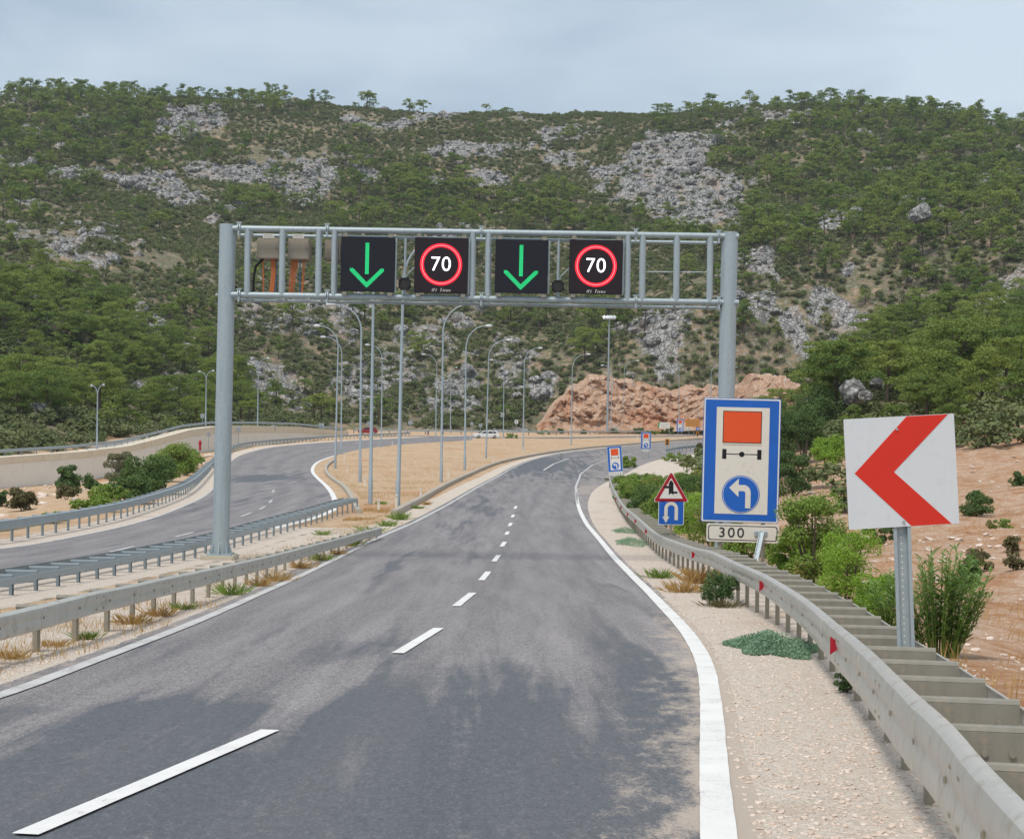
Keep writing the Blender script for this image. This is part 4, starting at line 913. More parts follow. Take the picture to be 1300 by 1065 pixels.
inn = [(.24*q_*math.cos(a), .30*q_+.24*q_*math.sin(a)) for a in np.linspace(math.pi, 0, 17)]
U_ = [(.408*q_+.12*q_, -.60*q_), (.408*q_+.12*q_, .28*q_)]
out = [(.53*q_*math.cos(a), .28*q_+.53*q_*math.sin(a)) for a in np.linspace(0, math.pi, 17)]; inn = [(.27*q_*math.cos(a), .28*q_+.27*q_*math.sin(a)) for a in np.linspace(math.pi, 0, 17)]
layered('u_turn_arrow', up_, fr, [('cream', [(.53*q_, -.62*q_)]+out+[(-.53*q_, -.35*q_), (-.68*q_, -.35*q_), (-.40*q_, -.84*q_), (-.12*q_, -.35*q_), (-.27*q_, -.35*q_)]+inn+[(.27*q_, -.62*q_)], 2)])
mb = MB(); mb.tube([(at(852.4, 700, dt).x, p.y+.05, Tz(p.x, p.y)-.3), (at(852, 605, dt).x, p.y+.05, at(852, 605, dt).z)], .04, 10); mb.build('post', M['railpost'], r)
# chevron
dc = 14.5; p = at(1144.5, 598.5, dc); r = thing('chevron_sign', 'tilted white square sign with a red chevron pointing left on a perforated steel post', 'road sign', (at(1154, 808, dc).x, dc+.03, Tz(at(1154, 808, dc).x, dc)))
w_ = 141.5*dc/F; h = 140*dc/F; fr = frame_at(p, R(2), R(3.9))
def U(u, v): return (-w_/2+u*w_, h/2-v*h)
pan = layered('panel', r, fr, [('chevw', rrect(-w_/2, -h/2, w_/2, h/2, .01), 0)], .008)
layered('chevron', pan, fr, [('red', [U(.57, .004), U(.945, .004), U(.43, .50), U(.93, .997), U(.565, .997), U(.075, .495)], 1)])
mb = MB()
for u, v in ((.475, .115), (.495, .955)): mb.tube([fr@Vector((*U(u, v), 0)).xzy if False else fr@Vector((U(u, v)[0], -.016, U(u, v)[1])), fr@Vector((U(u, v)[0], 0, U(u, v)[1]))], .012, 8)
mb.build('bolt', M['galv'], pan)
mb = MB(); b0 = at(1155.5, 880, dc)+Vector((0, .03, 0)); b0.z = Tz(b0.x, b0.y)-.3; b1_ = at(1141.5, 545, dc)+Vector((0, .03, 0)); dd = (b1_-b0); ln = dd.length; rot = dd.normalized().to_track_quat('Z', 'Y').to_matrix()
cc = (b0+b1_)/2
rot = Matrix.Rotation(0, 3, 'Z')
def pbox(cx, cy, sx, sy):
    V = []
    for end in (b0, b1_):
        for a, b in ((-1, -1), (1, -1), (1, 1), (-1, 1)): V.append(end+Vector((cx+a*sx/2, cy+b*sy/2, 0)))
    mb.add(V, [(0, 1, 2, 3), (7, 6, 5, 4), (0, 4, 5, 1), (1, 5, 6, 2), (2, 6, 7, 3), (3, 7, 4, 0)])
pbox(0, .03, .10, .006); pbox(-.052, .006, .006, .054); pbox(.052, .006, .006, .054); pbox(-.066, -.018, .03, .005); pbox(.066, -.018, .03, .005)
o = mb.build('post', M['galv'], r); fix_normals(o)
mb = MB()
for k in range(30):
    q = b0.lerp(b1_, .25+k*.02); mb.tube([q+Vector((0, .0255, 0)), q+Vector((0, .028, 0))], .0085, 8)
mb.build('perforation', M['delin'], r)
# ---------------- far boards
def board(name, label, px, py, wpx, hpx, base, mk, posts, deco=None, cat='road sign', d=None):
    d = d or gp(px, base)[1]; p = at(px, py, d); gzz = float(Tz(p.x, p.y)); r = thing(name, label, cat, (p.x, p.y+.06, gzz)); w_ = wpx*d/F; h = hpx*d/F
    L = [(mk, rrect(-w_/2, -h/2, w_/2, h/2, .05), 0)]
    if deco: L += deco(w_, h)
    pan = layered('panel', r, frame_at(p), L, .04, .006)
    mb = MB()
    for e in posts: mb.tube([(p.x+e*w_, p.y+.09, gzz-.2), (p.x+e*w_, p.y+.09, p.z+h*.4)], .06, 6)
    mb.build('post', M['signback'], r); return r
random.seed(3)
def lines(mk, rows, x0=-.4, x1=.4):
    def f(w_, h):
        L = []
        for k in range(rows):
            z = h*(.28-.56*k/max(rows-1, 1)); x = x0*w_
            while x < x1*w_-.1:
                l = random.uniform(.04, .12)*w_; L.append((mk, [(x, z-h*.05), (min(x+l, x1*w_), z-h*.05), (min(x+l, x1*w_), z+h*.05), (x, z+h*.05)], 1)); x += l+.03*w_
        return L
    return f
board('information_board', 'wide orange information board on two posts in front of the cut rock', 879.4, 537, 17.5, 9.5, 556, 'yellow', (-.25, .1), lines('railpost', 3))
board('information_board', 'white information board with a green corner beside the far guardrail', 843, 540, 15, 8, 555, 'white', (.46,), lambda w_, h: [('lightbar', [(-w_/2, -h/2), (-w_*.42, -h/2), (-w_*.34, h/2), (-w_/2, h/2)], 1)]+lines('signback', 3, -.25, .42)(w_, h))
board('direction_sign', 'tiny blue square sign below the orange board', 886, 544, 4.3, 4.3, 558, 'blue', (0,), lambda w_, h: [('white', circ(0, 0, .25*w_, 12), 1)])
board('direction_sign', 'small white square sign at the foot of the hill right of the white car', 655.5, 535.5, 4.4, 4.8, 549, 'white', (0,), lambda w_, h: [('blue', [(-.2*w_, -.3*h), (.1*w_, -.3*h), (.1*w_, .3*h), (-.2*w_, .3*h)], 1)], d=345)
def signal_box(label, px, py, wpx, hpx, base):
    d = gp(px, base)[1]; p = at(px, py, d); gzz = float(Z0(d)); r = thing('flasher_board', label, 'warning board', (p.x, p.y, gzz)); w_, h = wpx*d/F, hpx*d/F
    mb = MB(); mb.box(p, (w_, .15, h), bev=.03); mb.build('housing', M['yellow'], r)
    mb = MB()
    for z in (.26, -.02, -.3): mb.tube([p+Vector((.0, -.07, z*h)), p+Vector((0, -.1, z*h))], w_*.24, 12)
    mb.build('lens', M['lens'], r)
    mb = MB(); mb.tube([(p.x, p.y+.08, gzz-.2), (p.x, p.y+.08, p.z)], .05, 8); mb.build('post', M['signback'], r)
signal_box('amber boxed road flasher standing by the road past the pale dirt', 847, 561, 5.2, 7.5, 569)
signal_box('amber boxed road flasher under the tiny blue square sign', 885.5, 550.5, 4, 5, 560)
for i, (px, py, base, sz, z_up, kind, lb) in enumerate([
    (265, 551, 567, 7, 0, 'tri', 'grey back of a triangular sign against the retaining wall'), (303, 545, 563, 6.4, 0, 'sq', 'grey back of a square sign right of the gantry post'), (347, 543, 559, 6.5, 0, 'sq', 'grey back of a square sign in front of the wall end'), (408, 540.5, 554.5, 6.5, 0, 'sq', 'grey back of a square sign beside the twin lamp posts'),
    (521, 536.5, 551.5, 6, 0, 'round', 'grey back of a round sign at the hill foot left of the walker'), (599, 538, 552.5, 4.4, 0, 'round', 'grey back of a round sign left of the white car'), (610, 540, 553, 4.2, 0, 'sq', 'grey back of a small square plate just above the white car'), (257, 528, 541, 5, 1, 'sq', 'grey back of a sign on the upper road left of the gantry post'), (468, 538, 551, 5.5, 0, 'round', 'pale grey round sign back above the red car')]):
    if z_up: d = 236; 
    else: d = gp(px, base)[1]
    p = at(px, py, d); q_ = sz*d/F/2; gzz = float(Z0(d)) if not z_up else float(np.interp(d, _wy, _wz))-.3
    r = thing('road_sign', lb, 'road sign', (p.x, p.y-.06, gzz), group='backs of road signs facing away')
    poly = [(-q_, -q_), (q_, -q_), (q_, q_), (-q_, q_)] if kind == 'sq' else circ(0, 0, q_, 20) if kind == 'round' else [(-q_*1.1, -q_*.9), (q_*1.1, -q_*.9), (0, q_)]
    layered('panel', r, frame_at(p), [('signback', poly, 0)], .03)
    mb = MB(); mb.tube([(p.x, p.y-.05, gzz-.2), (p.x, p.y-.05, p.z+q_*.6)], .05, 6); mb.build('post', M['signback'], r)
# delineators
DL = [(437, 586, 11, 'beside the tip of the white kerb line'), (441, 601, 9, 'just inside the bend of the kerb'), (463, 617, 12, 'on the island left of the first lamp post'), (470, 626, 12, 'on the island by the kerb gutter'), (480.5, 648, 12, 'near the nose of the island'), (503, 646, 19, 'in front of the tall lamp post base'), (534, 634, 14, 'behind the long kerb with weeds below'), (569, 607, 11, 'behind the long kerb near the tall lamp'), (626, 587, 9, 'on the island behind the kerb, mid bend'), (664, 576, 10, 'at the foot of a lamp post by the kerb'), (809, 560, 9, 'by the kerb left of the upright lorry sign'), (597, 557.5, 5, 'across the far end of the island'), (470+28, 566, 5, 'at the far left edge of the island')]
for px, py, hp, wh in DL:
    x, y = gp(px, py); z = float(Z0(y)); h = max(.6, hp*y/F)
    mb = MB(); mb.prism([(-.06, -.1), (.06, -.1), (.06, h-.04), (.03, h), (-.03, h), (-.06, h-.04)], -.03, .03, Matrix.Translation((x, y, z)))
    rr = thing('delineator_post', 'slim cream delineator post '+wh, 'delineator', (x, y, z), group='delineator posts on the island')
    mb.build('stake', M['delin'], rr)
    mb = MB(); mb.box((x, y-.032, z+h-.14), (.06, .008, .1)); mb.build('reflector', M['signback'], rr)
# ------------------------------------------------------------------ street lamps
def lamp(label, base, top, heads, d=None, zb=None, r0=.125, group='street lamps', mast=False):
    """base/top in picture px; heads: list of px offsets (dx of head end, dy of head end) relative to the top"""
    if d is None: x, y = gp(*base); z = float(Z0(y))
    else: p = at(base[0], base[1], d); x, y = p.x, d; z = p.z if zb is None else zb
    pt = at(top[0], top[1], y); lean = pt.x-x
    r = thing('flood_mast' if mast else 'street_lamp', label, 'floodlight mast' if mast else 'street lamp', (x, y, z), group=group)
    if mast:
        mb = MB(); mb.tube([(x, y, z-.2), pt], [.3, .16], 12); o = mb.build('pole', M['pole'], r); auto_smooth(o)
        mb = MB(); mb.box(pt, (2.2, .3, .15)); mb.box(pt, (.3, 2.2, .15)); mb.build('crossbar', M['pole'], r)
        for e, f_ in ((-.95, 0), (-.35, -.5), (.35, -.5), (.95, 0), (0, .8)):
            mb = MB(); mb.box(pt+Vector((e*1.25, f_, .55)), (.72, .4, .85), Matrix.Rotation(e*.5, 3, 'Y') @ Matrix.Rotation(-.5, 3, 'X'), bev=.05); mb.build('floodlight', M['lamp'], r)
        return r
    mb = MB(); arms = []
    n = 9; first = True
    mb.tube([(x, y, z-.2), (x, y, z+1.4), (x+lean*.15, y, z+1.45), (x+lean*.86, y, z+(pt.z-z)*.84)], [r0, r0, r0*.82, r0*.55], 10); o = mb.build('pole', M['pole'], r); auto_smooth(o)
    for dx, dy in heads:
        e = at(top[0]+dx, top[1]+dy, y); h_ = pt.z-z; s0 = Vector((x+lean*.86, y, z+h_*.84)); pts = []
        for k in range(n+1):
            a = k/n*math.pi/2; wx_ = (e.x-s0.x)*.80; wz_ = (e.z-s0.z)
            pts.append(s0+Vector((wx_*(1-math.cos(a)), 0, wz_*math.sin(a))))
        mb = MB(); mb.tube(pts, [r0*.55-(r0*.2)*k/n for k in range(n+1)], 8); o = mb.build('arm', M['pole'], r); auto_smooth(o)
        tipd = 1 if dx > 0 else -1; q = pts[-1]; L_ = abs(e.x-s0.x)*.30
        mb = MB(); mb.tube([q, q+Vector((tipd*L_*.25, 0, .02)), q+Vector((tipd*L_*.7, 0, .03)), q+Vector((tipd*L_, 0, .0))], [.08, .19, .21, .09], 10)
        mb.v = [(vx, y+(vy-y)*1.3, q.z+(vz-q.z)*.75) for vx, vy, vz in mb.v]
        o = mb.build('lamp_head', M['lamp'], r); auto_smooth(o, 60)
    return r
lamp('lamp post nearest the island nose left, its head hidden behind the green arrow panel', (470, 640), (475, 312), [(-38, 2)])
lamp('lamp post nearest the island nose right, its head hidden behind the gantry panels', (505, 645), (513, 310), [(32, 3)])
lamp('lamp with its arm reaching left just under the gantry beam', (457, 612), (459, 384), [(-41, 3)])
lamp('left-arm lamp just left of the white kerb tip, taller of the close pair', (425.5, 595), (430, 411), [(-29, 3)])
lamp('left-arm lamp, shorter of the close pair by the white kerb tip', (433, 576.5), (434, 426), [(-25, 2)])
lamp('left-arm lamp standing behind the two nearest lamp posts', (484, 568), (485.5, 436), [(-20, 2)])
lamp('tall lamp with its arm reaching right under the gantry middle', (560, 612), (563, 386), [(40, 1)])
lamp('right-arm lamp second along the kerb after the tall one', (590, 597), (592, 412), [(30, 2)])
lamp('right-arm lamp third along the kerb, near the white car', (617, 582), (621, 430), [(27, 2)])
lamp('right-arm lamp fourth along the kerb, right of the white car', (664, 572.5), (666, 440), [(21, 2)])
lamp('right-arm lamp fifth along the kerb left of the cut rock face', (725, 565), (727, 449), [(21, 1)])
lamp('small far left-arm lamp close behind the tall right-arm lamp', (553, 560), (555, 448), [(-18, 2)])
lamp('faint far lamp between the tall and second right-arm lamps', (572, 549), (572, 466), [(8, 1)], 350)
lamp('far left-arm lamp just right of the white car', (639, 556), (640, 457), [(-17, 0)])
lamp('right-arm lamp in front of the rock face next to the floodlight mast', (791, 550), (793, 456), [(17, 2)])
lamp('far lamp with a left head close to the floodlight mast top', (775.5, 545), (777, 463), [(-13, 1)], 340)
lamp('short far lamp above the orange board', (862, 537), (862, 462), [(4, 1), (-4, 1)], 395)
lamp('far right-arm lamp just left of the right gantry post', (902, 530), (903, 464), [(12, 0)], 330)
lamp('tall mast with a cluster of floodlights in front of the pink rock face', (771, 547), (773.5, 406), [], 372, mast=True)
for b, tp, hd, d, lb in [((123, 571), (124, 489), [(-8, 1), (8, 0)], 182, 'double-headed lamp on the upper road above the wall, leftmost'), ((261, 541), (262, 472), [(-9, 0), (9, -1)], 236, 'double-headed lamp on the upper road just left of the gantry post'), ((327, 541), (328, 455), [(13, 0), (-9, 1)], 264, 'double-headed lamp on the upper road just right of the gantry post')]:
    lamp(lb, b, tp, hd, d)
# ------------------------------------------------------------------ car, walker
def car(label, x, y, z, rz, paint, van=False, L=4.2):
    r = thing('parked_car', label, 'car', (0, 0, 0)); Wd = 1.72; s = L/4.2
    def X(P): return [(a*s, b) for a, b in P]
    mb = MB(); mb.prism(X([(-2.1, .35), (-2.08, .72), (-1.95, .86), (-1.0, .96), (1.75, .98), (2.02, .9), (2.1, .7), (2.08, .32), (1.75, .24), (-1.8, .24)]), -Wd/2, Wd/2)
    o = mb.build('body', paint, r); fix_normals(o)
    bv = o.modifiers.new('bevel', 'BEVEL'); bv.width = .07; bv.segments = 3; bv.limit_method = 'ANGLE'
    roofp = [(-1.15, .95), (-.55, 1.46), (1.3, 1.50), (1.75, 1.3 if not van else 1.44), (1.95, .97)]
    mb = MB(); mb.prism(X(roofp), -Wd/2+.1, Wd/2-.1); o = mb.build('cabin', paint, r); fix_normals(o); bv = o.modifiers.new('bevel', 'BEVEL'); bv.width = .08; bv.segments = 3
    for sd in (-1, 1):
        for P in ([(-.92, 1.0), (-.50, 1.38), (.15, 1.40), (.15, 1.0)], [(.25, 1.0), (.25, 1.40), (.95, 1.41), (.95, 1.0)], [(1.05, 1.0), (1.05, 1.41), (1.4, 1.38), (1.62, 1.02)]):
            mb = MB(); yv = sd*(Wd/2-.095); mb.prism(X(P), min(yv, yv+sd*.02), max(yv, yv+sd*.02)); o = mb.build('window', M['glass'], r); fix_normals(o)
        for wx_ in (-1.3, 1.3):
            mb = MB(); mb.tube([(wx_*s, sd*(Wd/2-.2), .32), (wx_*s, sd*(Wd/2+.015), .32)], .32, 20); wh = mb.build('wheel', M['tyre'], r)
            mb = MB(); mb.tube([(wx_*s, sd*(Wd/2-.02), .32), (wx_*s, sd*(Wd/2+.03), .32)], .19, 14); mb.build('rim', M['rim'], wh)
        mb = MB(); mb.box((-2.04*s, sd*.62, .72), (.12, .36, .14), bev=.03); mb.build('headlight', M['lamp'], r)
        mb = MB(); mb.box((2.05*s, sd*.66, .78), (.1, .2, .22), bev=.03); mb.build('tail_light', M['crimson'], r)
    mb = MB(); mb.prism(X([(-1.12, 1.0), (-.60, 1.43), (-.62, 1.45), (-1.15, 1.01)]), -Wd/2+.2, Wd/2-.2); o = mb.build('windscreen', M['glass'], r); fix_normals(o)
    r.location = (x, y, z); r.rotation_euler.z = rz; return r
x, y = gp(617, 556.5); car('white estate car driving left on the far road', x, y, float(Z0(y))+.02, R(12), M['carwhite'], True, 5.2)
x, y = gp(467, 551.2); car('dark red car on the far road behind the nearest lamp post', x, y, float(Z0(y))+.02, R(2), M['carred'], False, 4.2)
def skin_mesh(name, verts, edges, radii, mat, parent, levels=2, root=0):
    me = bpy.data.meshes.new(name); me.from_pydata(verts, edges, []); ob = bpy.data.objects.new(name, me); COL.objects.link(ob)
    md = ob.modifiers.new('skin', 'SKIN'); md.use_smooth_shade = True
    if not me.skin_vertices: me.skin_vertices.new(name='skin') if hasattr(me.skin_vertices, 'new') else None
    if me.skin_vertices:
        for i, sv in enumerate(me.skin_vertices[0].data):
            sv.radius = radii[i]; sv.use_root = (i == root)
    sb = ob.modifiers.new('sub', 'SUBSURF'); sb.levels = sb.render_levels = levels
    me.materials.append(mat); ob.parent = parent
    return ob
def walker(x, y, z, rz):
    r = thing('person', 'pedestrian in white shirt and blue trousers walking beside the far road', 'person', (0, 0, 0))
    v = []; e = []; rad = []
    def add(p, rr, par=None):
        v.append(p); rad.append(rr if isinstance(rr, tuple) else (rr, rr))
        if par is not None: e.append((par, len(v)-1))
        return len(v)-1
    pel = add((0, 0, .95), (.14, .11)); sp = add((0, 0, 1.15), (.13, .10), pel); ch = add((0, -.01, 1.36), (.17, .11), sp); nk = add((0, -.01, 1.50), .055, ch); hd = add((0, -.02, 1.60), (.075, .085), nk); ht = add((0, -.02, 1.72), (.07, .08), hd); add((0, -.105, 1.635), .018, hd)
    tr = []; 
    for s_, sw in ((-1, .22), (1, -.22)):
        hp = add((s_*.10, 0, .90), .09, pel); kn = add((s_*.10, -sw*.55, .50), .06, hp); an = add((s_*.10, -sw+.06, .09), .04, kn); add((s_*.10, -sw-.10, .04), (.04, .03), an)
        sh = add((s_*.20, 0, 1.42), .06, ch); el = add((s_*.25, sw*.45, 1.15), .042, sh); wr = add((s_*.25, sw*.35-.12, .92), .028, el); pm = add((s_*.25, sw*.35-.14, .84), (.022, .04), wr)
        for k, (oy, ln_) in enumerate(((-.03, .07), (-.01, .08), (.01, .075), (.03, .06))):
            f1 = add((s_*.25, sw*.35-.14+oy, .80), .009, pm); add((s_*(.25-.01), sw*.35-.15+oy, .80-ln_), .008, f1)
        add((s_*(.25-.03), sw*.35-.18, .83), .01, pm)
    skin_mesh('body', v, e, rad, M['skin'], r)
    v, e, rad = [], [], []
    a = add((0, 0, .96), (.165, .13)); b = add((0, 0, 1.16), (.16, .13), a); c = add((0, -.01, 1.37), (.20, .14), b); add((0, -.01, 1.46), (.09, .08), c)
    for s_, sw in ((-1, .22), (1, -.22)): q = add((s_*.21, 0, 1.41), .08, c); add((s_*.245, sw*.35, 1.22), .065, q)
    skin_mesh('shirt', v, e, rad, M['shirt'], r)
    v, e, rad = [], [], []
    a = add((0, 0, .97), (.16, .125))
    for s_, sw in ((-1, .22), (1, -.22)): q = add((s_*.10, 0, .89), .11, a); k = add((s_*.10, -sw*.55, .50), .085, q); add((s_*.10, -sw+.05, .13), .065, k)
    skin_mesh('trousers', v, e, rad, M['trouser'], r)
    mb = MB(); bm = bmesh.new(); bmesh.ops.create_uvsphere(bm, u_segments=14, v_segments=10, radius=.1); 
    hv = [(q.co.x*.95, q.co.y*1.1-.0, q.co.z*.8+1.71) for q in bm.verts]; bm.verts.index_update(); hf = [[w.index for w in f.verts] for f in bm.faces]; bm.free(); mb.add(hv, hf); mb.build('hair', M['hair'], r, True)
    r.location = (x, y, z); r.rotation_euler.z = rz
x, y = gp(543.5, 553.2); walker(x, y, float(Z0(y))+.03, R(80))
x, y = gp(254, 569); z = float(T(np.array([x]), np.array([y]))[0]); d = 200; p = at(254, 568, d)
r = thing('hydrant', 'small red hydrant standing at the foot of the concrete wall', 'hydrant', (p.x, p.y, p.z))
mb = MB(); mb.tube([p+Vector((0, 0, -.4)), p+Vector((0, 0, .62)), p+Vector((0, 0, .68)), p+Vector((0, 0, .82)), p+Vector((0, 0, .9))], [.14, .14, .19, .17, .05], 14); mb.build('barrel', M['crimson'], r)
mb = MB(); mb.tube([p+Vector((-.24, 0, .45)), p+Vector((.24, 0, .45))], .07, 10); mb.build('outlet', M['crimson'], r)
# ------------------------------------------------------------------ cut rock face
def cut_face():
    prof = [(682, 549, 372, 546, 374), (690, 549, 372, 538, 377), (702, 549, 374, 520, 384), (716, 549, 377, 504, 390), (730, 549, 380, 492, 394), (746, 549, 383, 483, 398), (766, 548, 386, 481, 401), (792, 548, 389, 486, 403), (816, 547, 391, 485, 404), (842, 547, 393, 496, 405), (862, 546, 393, 501, 405), (884, 545, 390, 493, 403), (905, 545, 382, 497, 397), (930, 544, 372, 494, 388), (955, 542, 360, 486, 376), (980, 540, 350, 480, 366), (1004, 538, 345, 481, 358), (1022, 536, 343, 492, 352), (1040, 534, 342, 515, 348)]
    P = np.array(prof, float); n, m_ = 190, 50
    u = np.linspace(0, len(P)-1, n); C = np.stack([np.interp(u, range(len(P)), P[:, k]) for k in range(5)], 1)
    V = []
    C[:, 3] += (fbm(u*1.9, u*0, 3, 61)-.5)*15*np.clip((u-1)/2, 0, 1)
    for i, (px, by, bd, cy, cdp) in enumerate(C):
        b = at(px, by+1.5, bd); c = at(px, cy, cdp)
        for j in range(m_):
            v = j/(m_-9)
            if v <= 1:
                prof_ = v**.85; p = b.lerp(c, v); p.z = b.z+(c.z-b.z)*prof_
            else:
                p = c+Vector((0, (v-1)*70, (v-1)*6))
            V.append(p)
    V = np.array([tuple(p) for p in V]); x, y, z = V.T; j = np.tile(np.arange(m_), n)
    env = np.clip(j/8, 0, 1)*np.clip((m_-j)/9, 0, 1)
    a = fbm(x/7, z/5+y/40, 4, 71); r_ = 1-np.abs(2*fbm(x/4.5+z/9, z/6, 4, 75)-1); q = fbm(x/1.6, z/1.3+y/3, 3, 79)
    st_ = np.abs(((x*.35+z*.9+3*a) % 2.6)/2.6-.5)
    V[:, 1] += env*((a-.5)*7+(r_-.6)*6.0+(q-.5)*4.2+(st_-.25)*1.0); V[:, 2] += env*((fbm(x/2.2, y/3+z/3, 3, 81)-.55)*2.6)
    idx = np.arange(n*m_).reshape(n, m_); Fc = np.stack([idx[:-1, :-1], idx[1:, :-1], idx[1:, 1:], idx[:-1, 1:]], -1).reshape(-1, 4)
    struct(link_mesh('cut_rock_face', V, Fc, M['cut']))
cut_face()
# ------------------------------------------------------------------ foliage
def cards(P, N, size, asp=1.0, jit=.5, rg=rng):
    """one bent quad per point: P centres, N preferred normals"""
    n = len(P); N = N+rg.normal(0, jit, (n, 3)); N /= np.linalg.norm(N, axis=1)[:, None]+1e-9
    A = np.cross(N, rg.normal(0, 1, (n, 3))); A /= np.linalg.norm(A, axis=1)[:, None]+1e-9; B = np.cross(N, A)
    s = size*rg.uniform(.6, 1.35, (n, 1)); a = A*s*.5*asp; b = B*s*.5
    V = np.stack([P-a*.35-b, P+a-b*.15, P+a*.25+b, P-a+b*.1], 1).reshape(-1, 3)
    return V, np.arange(4*n).reshape(n, 4)
def blob_cards(centres, radii, per, size, flat_=.7, rg=rng, asp=1.0, low=-.55, jit=.55):
    Ps, Ns = [], []
    for c, r_ in zip(centres, radii):
        d = rg.normal(0, 1, (per, 3)); d /= np.linalg.norm(d, axis=1)[:, None]; d = d[d[:, 2] > low]
        rad = r_*rg.uniform(.55, 1.05, (len(d), 1))**.8
        p = np.array(c)+d*rad*np.array([1, 1, flat_]); Ps.append(p); Ns.append(d*np.array([.8, .8, 1])+np.array([0, 0, .45]))
    return cards(np.concatenate(Ps), np.concatenate(Ns), size, asp, jit, rg)
def raw_mesh(name, V, Fc, mat):
    me = bpy.data.meshes.new(name); me.vertices.add(len(V)); me.vertices.foreach_set('co', np.asarray(V, np.float32).ravel())
    k = Fc.shape[1]; me.loops.add(Fc.size); me.loops.foreach_set('vertex_index', Fc.astype(np.int32).ravel()); me.polygons.add(len(Fc))
    me.polygons.foreach_set('loop_start', (np.arange(len(Fc))*k).astype(np.int32)); me.polygons.foreach_set('loop_total', np.full(len(Fc), k, np.int32)); me.update(calc_edges=True); me.materials.append(mat); return me
def pine_meshes(seed, hi, kind):
    rg = np.random.default_rng(seed); C = []; Rr = []
    n = 40 if hi else 22
    for k in range(n):
        if kind == 'umbrella': h = rg.uniform(.52, .92); rr = .46*math.sqrt(max(0, 1-((h-.62)/.36)**2))
        elif kind == 'cone': h = rg.uniform(.22, .95); rr = .40*(1.02-h)**.7
        else: h = rg.uniform(.28, .90); rr = .42*math.sqrt(max(.02, 1-((h-.52)/.45)**2))
        a = rg.uniform(0, 6.283); q = rr*math.sqrt(rg.uniform(.05, 1)); C.append((q*math.cos(a)+.05*rg.normal(), q*math.sin(a)+.05*rg.normal(), h)); Rr.append(rg.uniform(.085, .165))
    V, Fc = blob_cards(C, Rr, 300 if hi else 80, .0245 if hi else .050, .52, rg, .7, low=-.35)
    crown = raw_mesh('pine_crown', V, Fc, M['pine'])
    mb = MB(); b = rg.uniform(-.05, .05, 2); mb.tube([(0, 0, -.08), (b[0]*.5, b[1]*.5, .3), (b[0], b[1], .62), (b[0]*1.2, b[1], .85)], [.026, .021, .014, .004], 7)
    for k in range(7):
        c = C[k*2]; h0 = max(.2, c[2]-.14); mb.tube([(b[0]*h0, b[1]*h0, h0), (c[0]*.6, c[1]*.6, c[2]-.05), c], [.010, .007, .003], 5)
    me = bpy.data.meshes.new('pine_trunk'); me.from_pydata([tuple(v) for v in mb.v], [], [list(f) for f in mb.f]); me.materials.append(M['bark'])
    return crown, me
PINE_LO = [pine_meshes(100+k, False, ['umbrella', 'round', 'umbrella', 'cone', 'round'][k]) for k in range(5)]
PINE_HI = [pine_meshes(200+k, True, ['round', 'umbrella', 'round', 'cone'][k]) for k in range(4)]
def scrub_mesh(seed):
    rg = np.random.default_rng(seed); C = []; Rr = []
    for k in range(9):
        a = rg.uniform(0, 6.283); q = .32*math.sqrt(rg.uniform(0, 1)); C.append((q*math.cos(a), q*math.sin(a), rg.uniform(.1, .36)*(1.2-q))); Rr.append(rg.uniform(.14, .24))
    V, Fc = blob_cards(C, Rr, 46, .085, .8, rg, low=-.2)
    return raw_mesh('scrub', V, Fc, M['scrub'])
SCRUB = [scrub_mesh(300+k) for k in range(5)]
def rock_mesh(seed, mat, sub=2, rough=.35):
    rg = np.random.default_rng(seed); bm = bmesh.new(); bmesh.ops.create_icosphere(bm, subdivisions=sub, radius=.5)
    ns = rg.normal(0, 1, (9, 3)); ns /= np.linalg.norm(ns, axis=1)[:, None]; ds = rg.uniform(.26, .45, 9)
    for v in bm.verts:
        p = np.array(v.co)
        for nn, dd in zip(ns, ds):
            e = p@nn-dd
            if e > 0: p = p-nn*e*.92
        v.co = p*(1+rg.normal(0, rough*.08)); v.co.z *= .8
    me = bpy.data.meshes.new('rock'); bm.to_mesh(me); bm.free(); me.materials.append(mat); return me
ROCKS = [rock_mesh(400+k, M['rock'], 3, .5) for k in range(4)]; RUB = [rock_mesh(420+k, M['rubble'], 2) for k in range(3)]

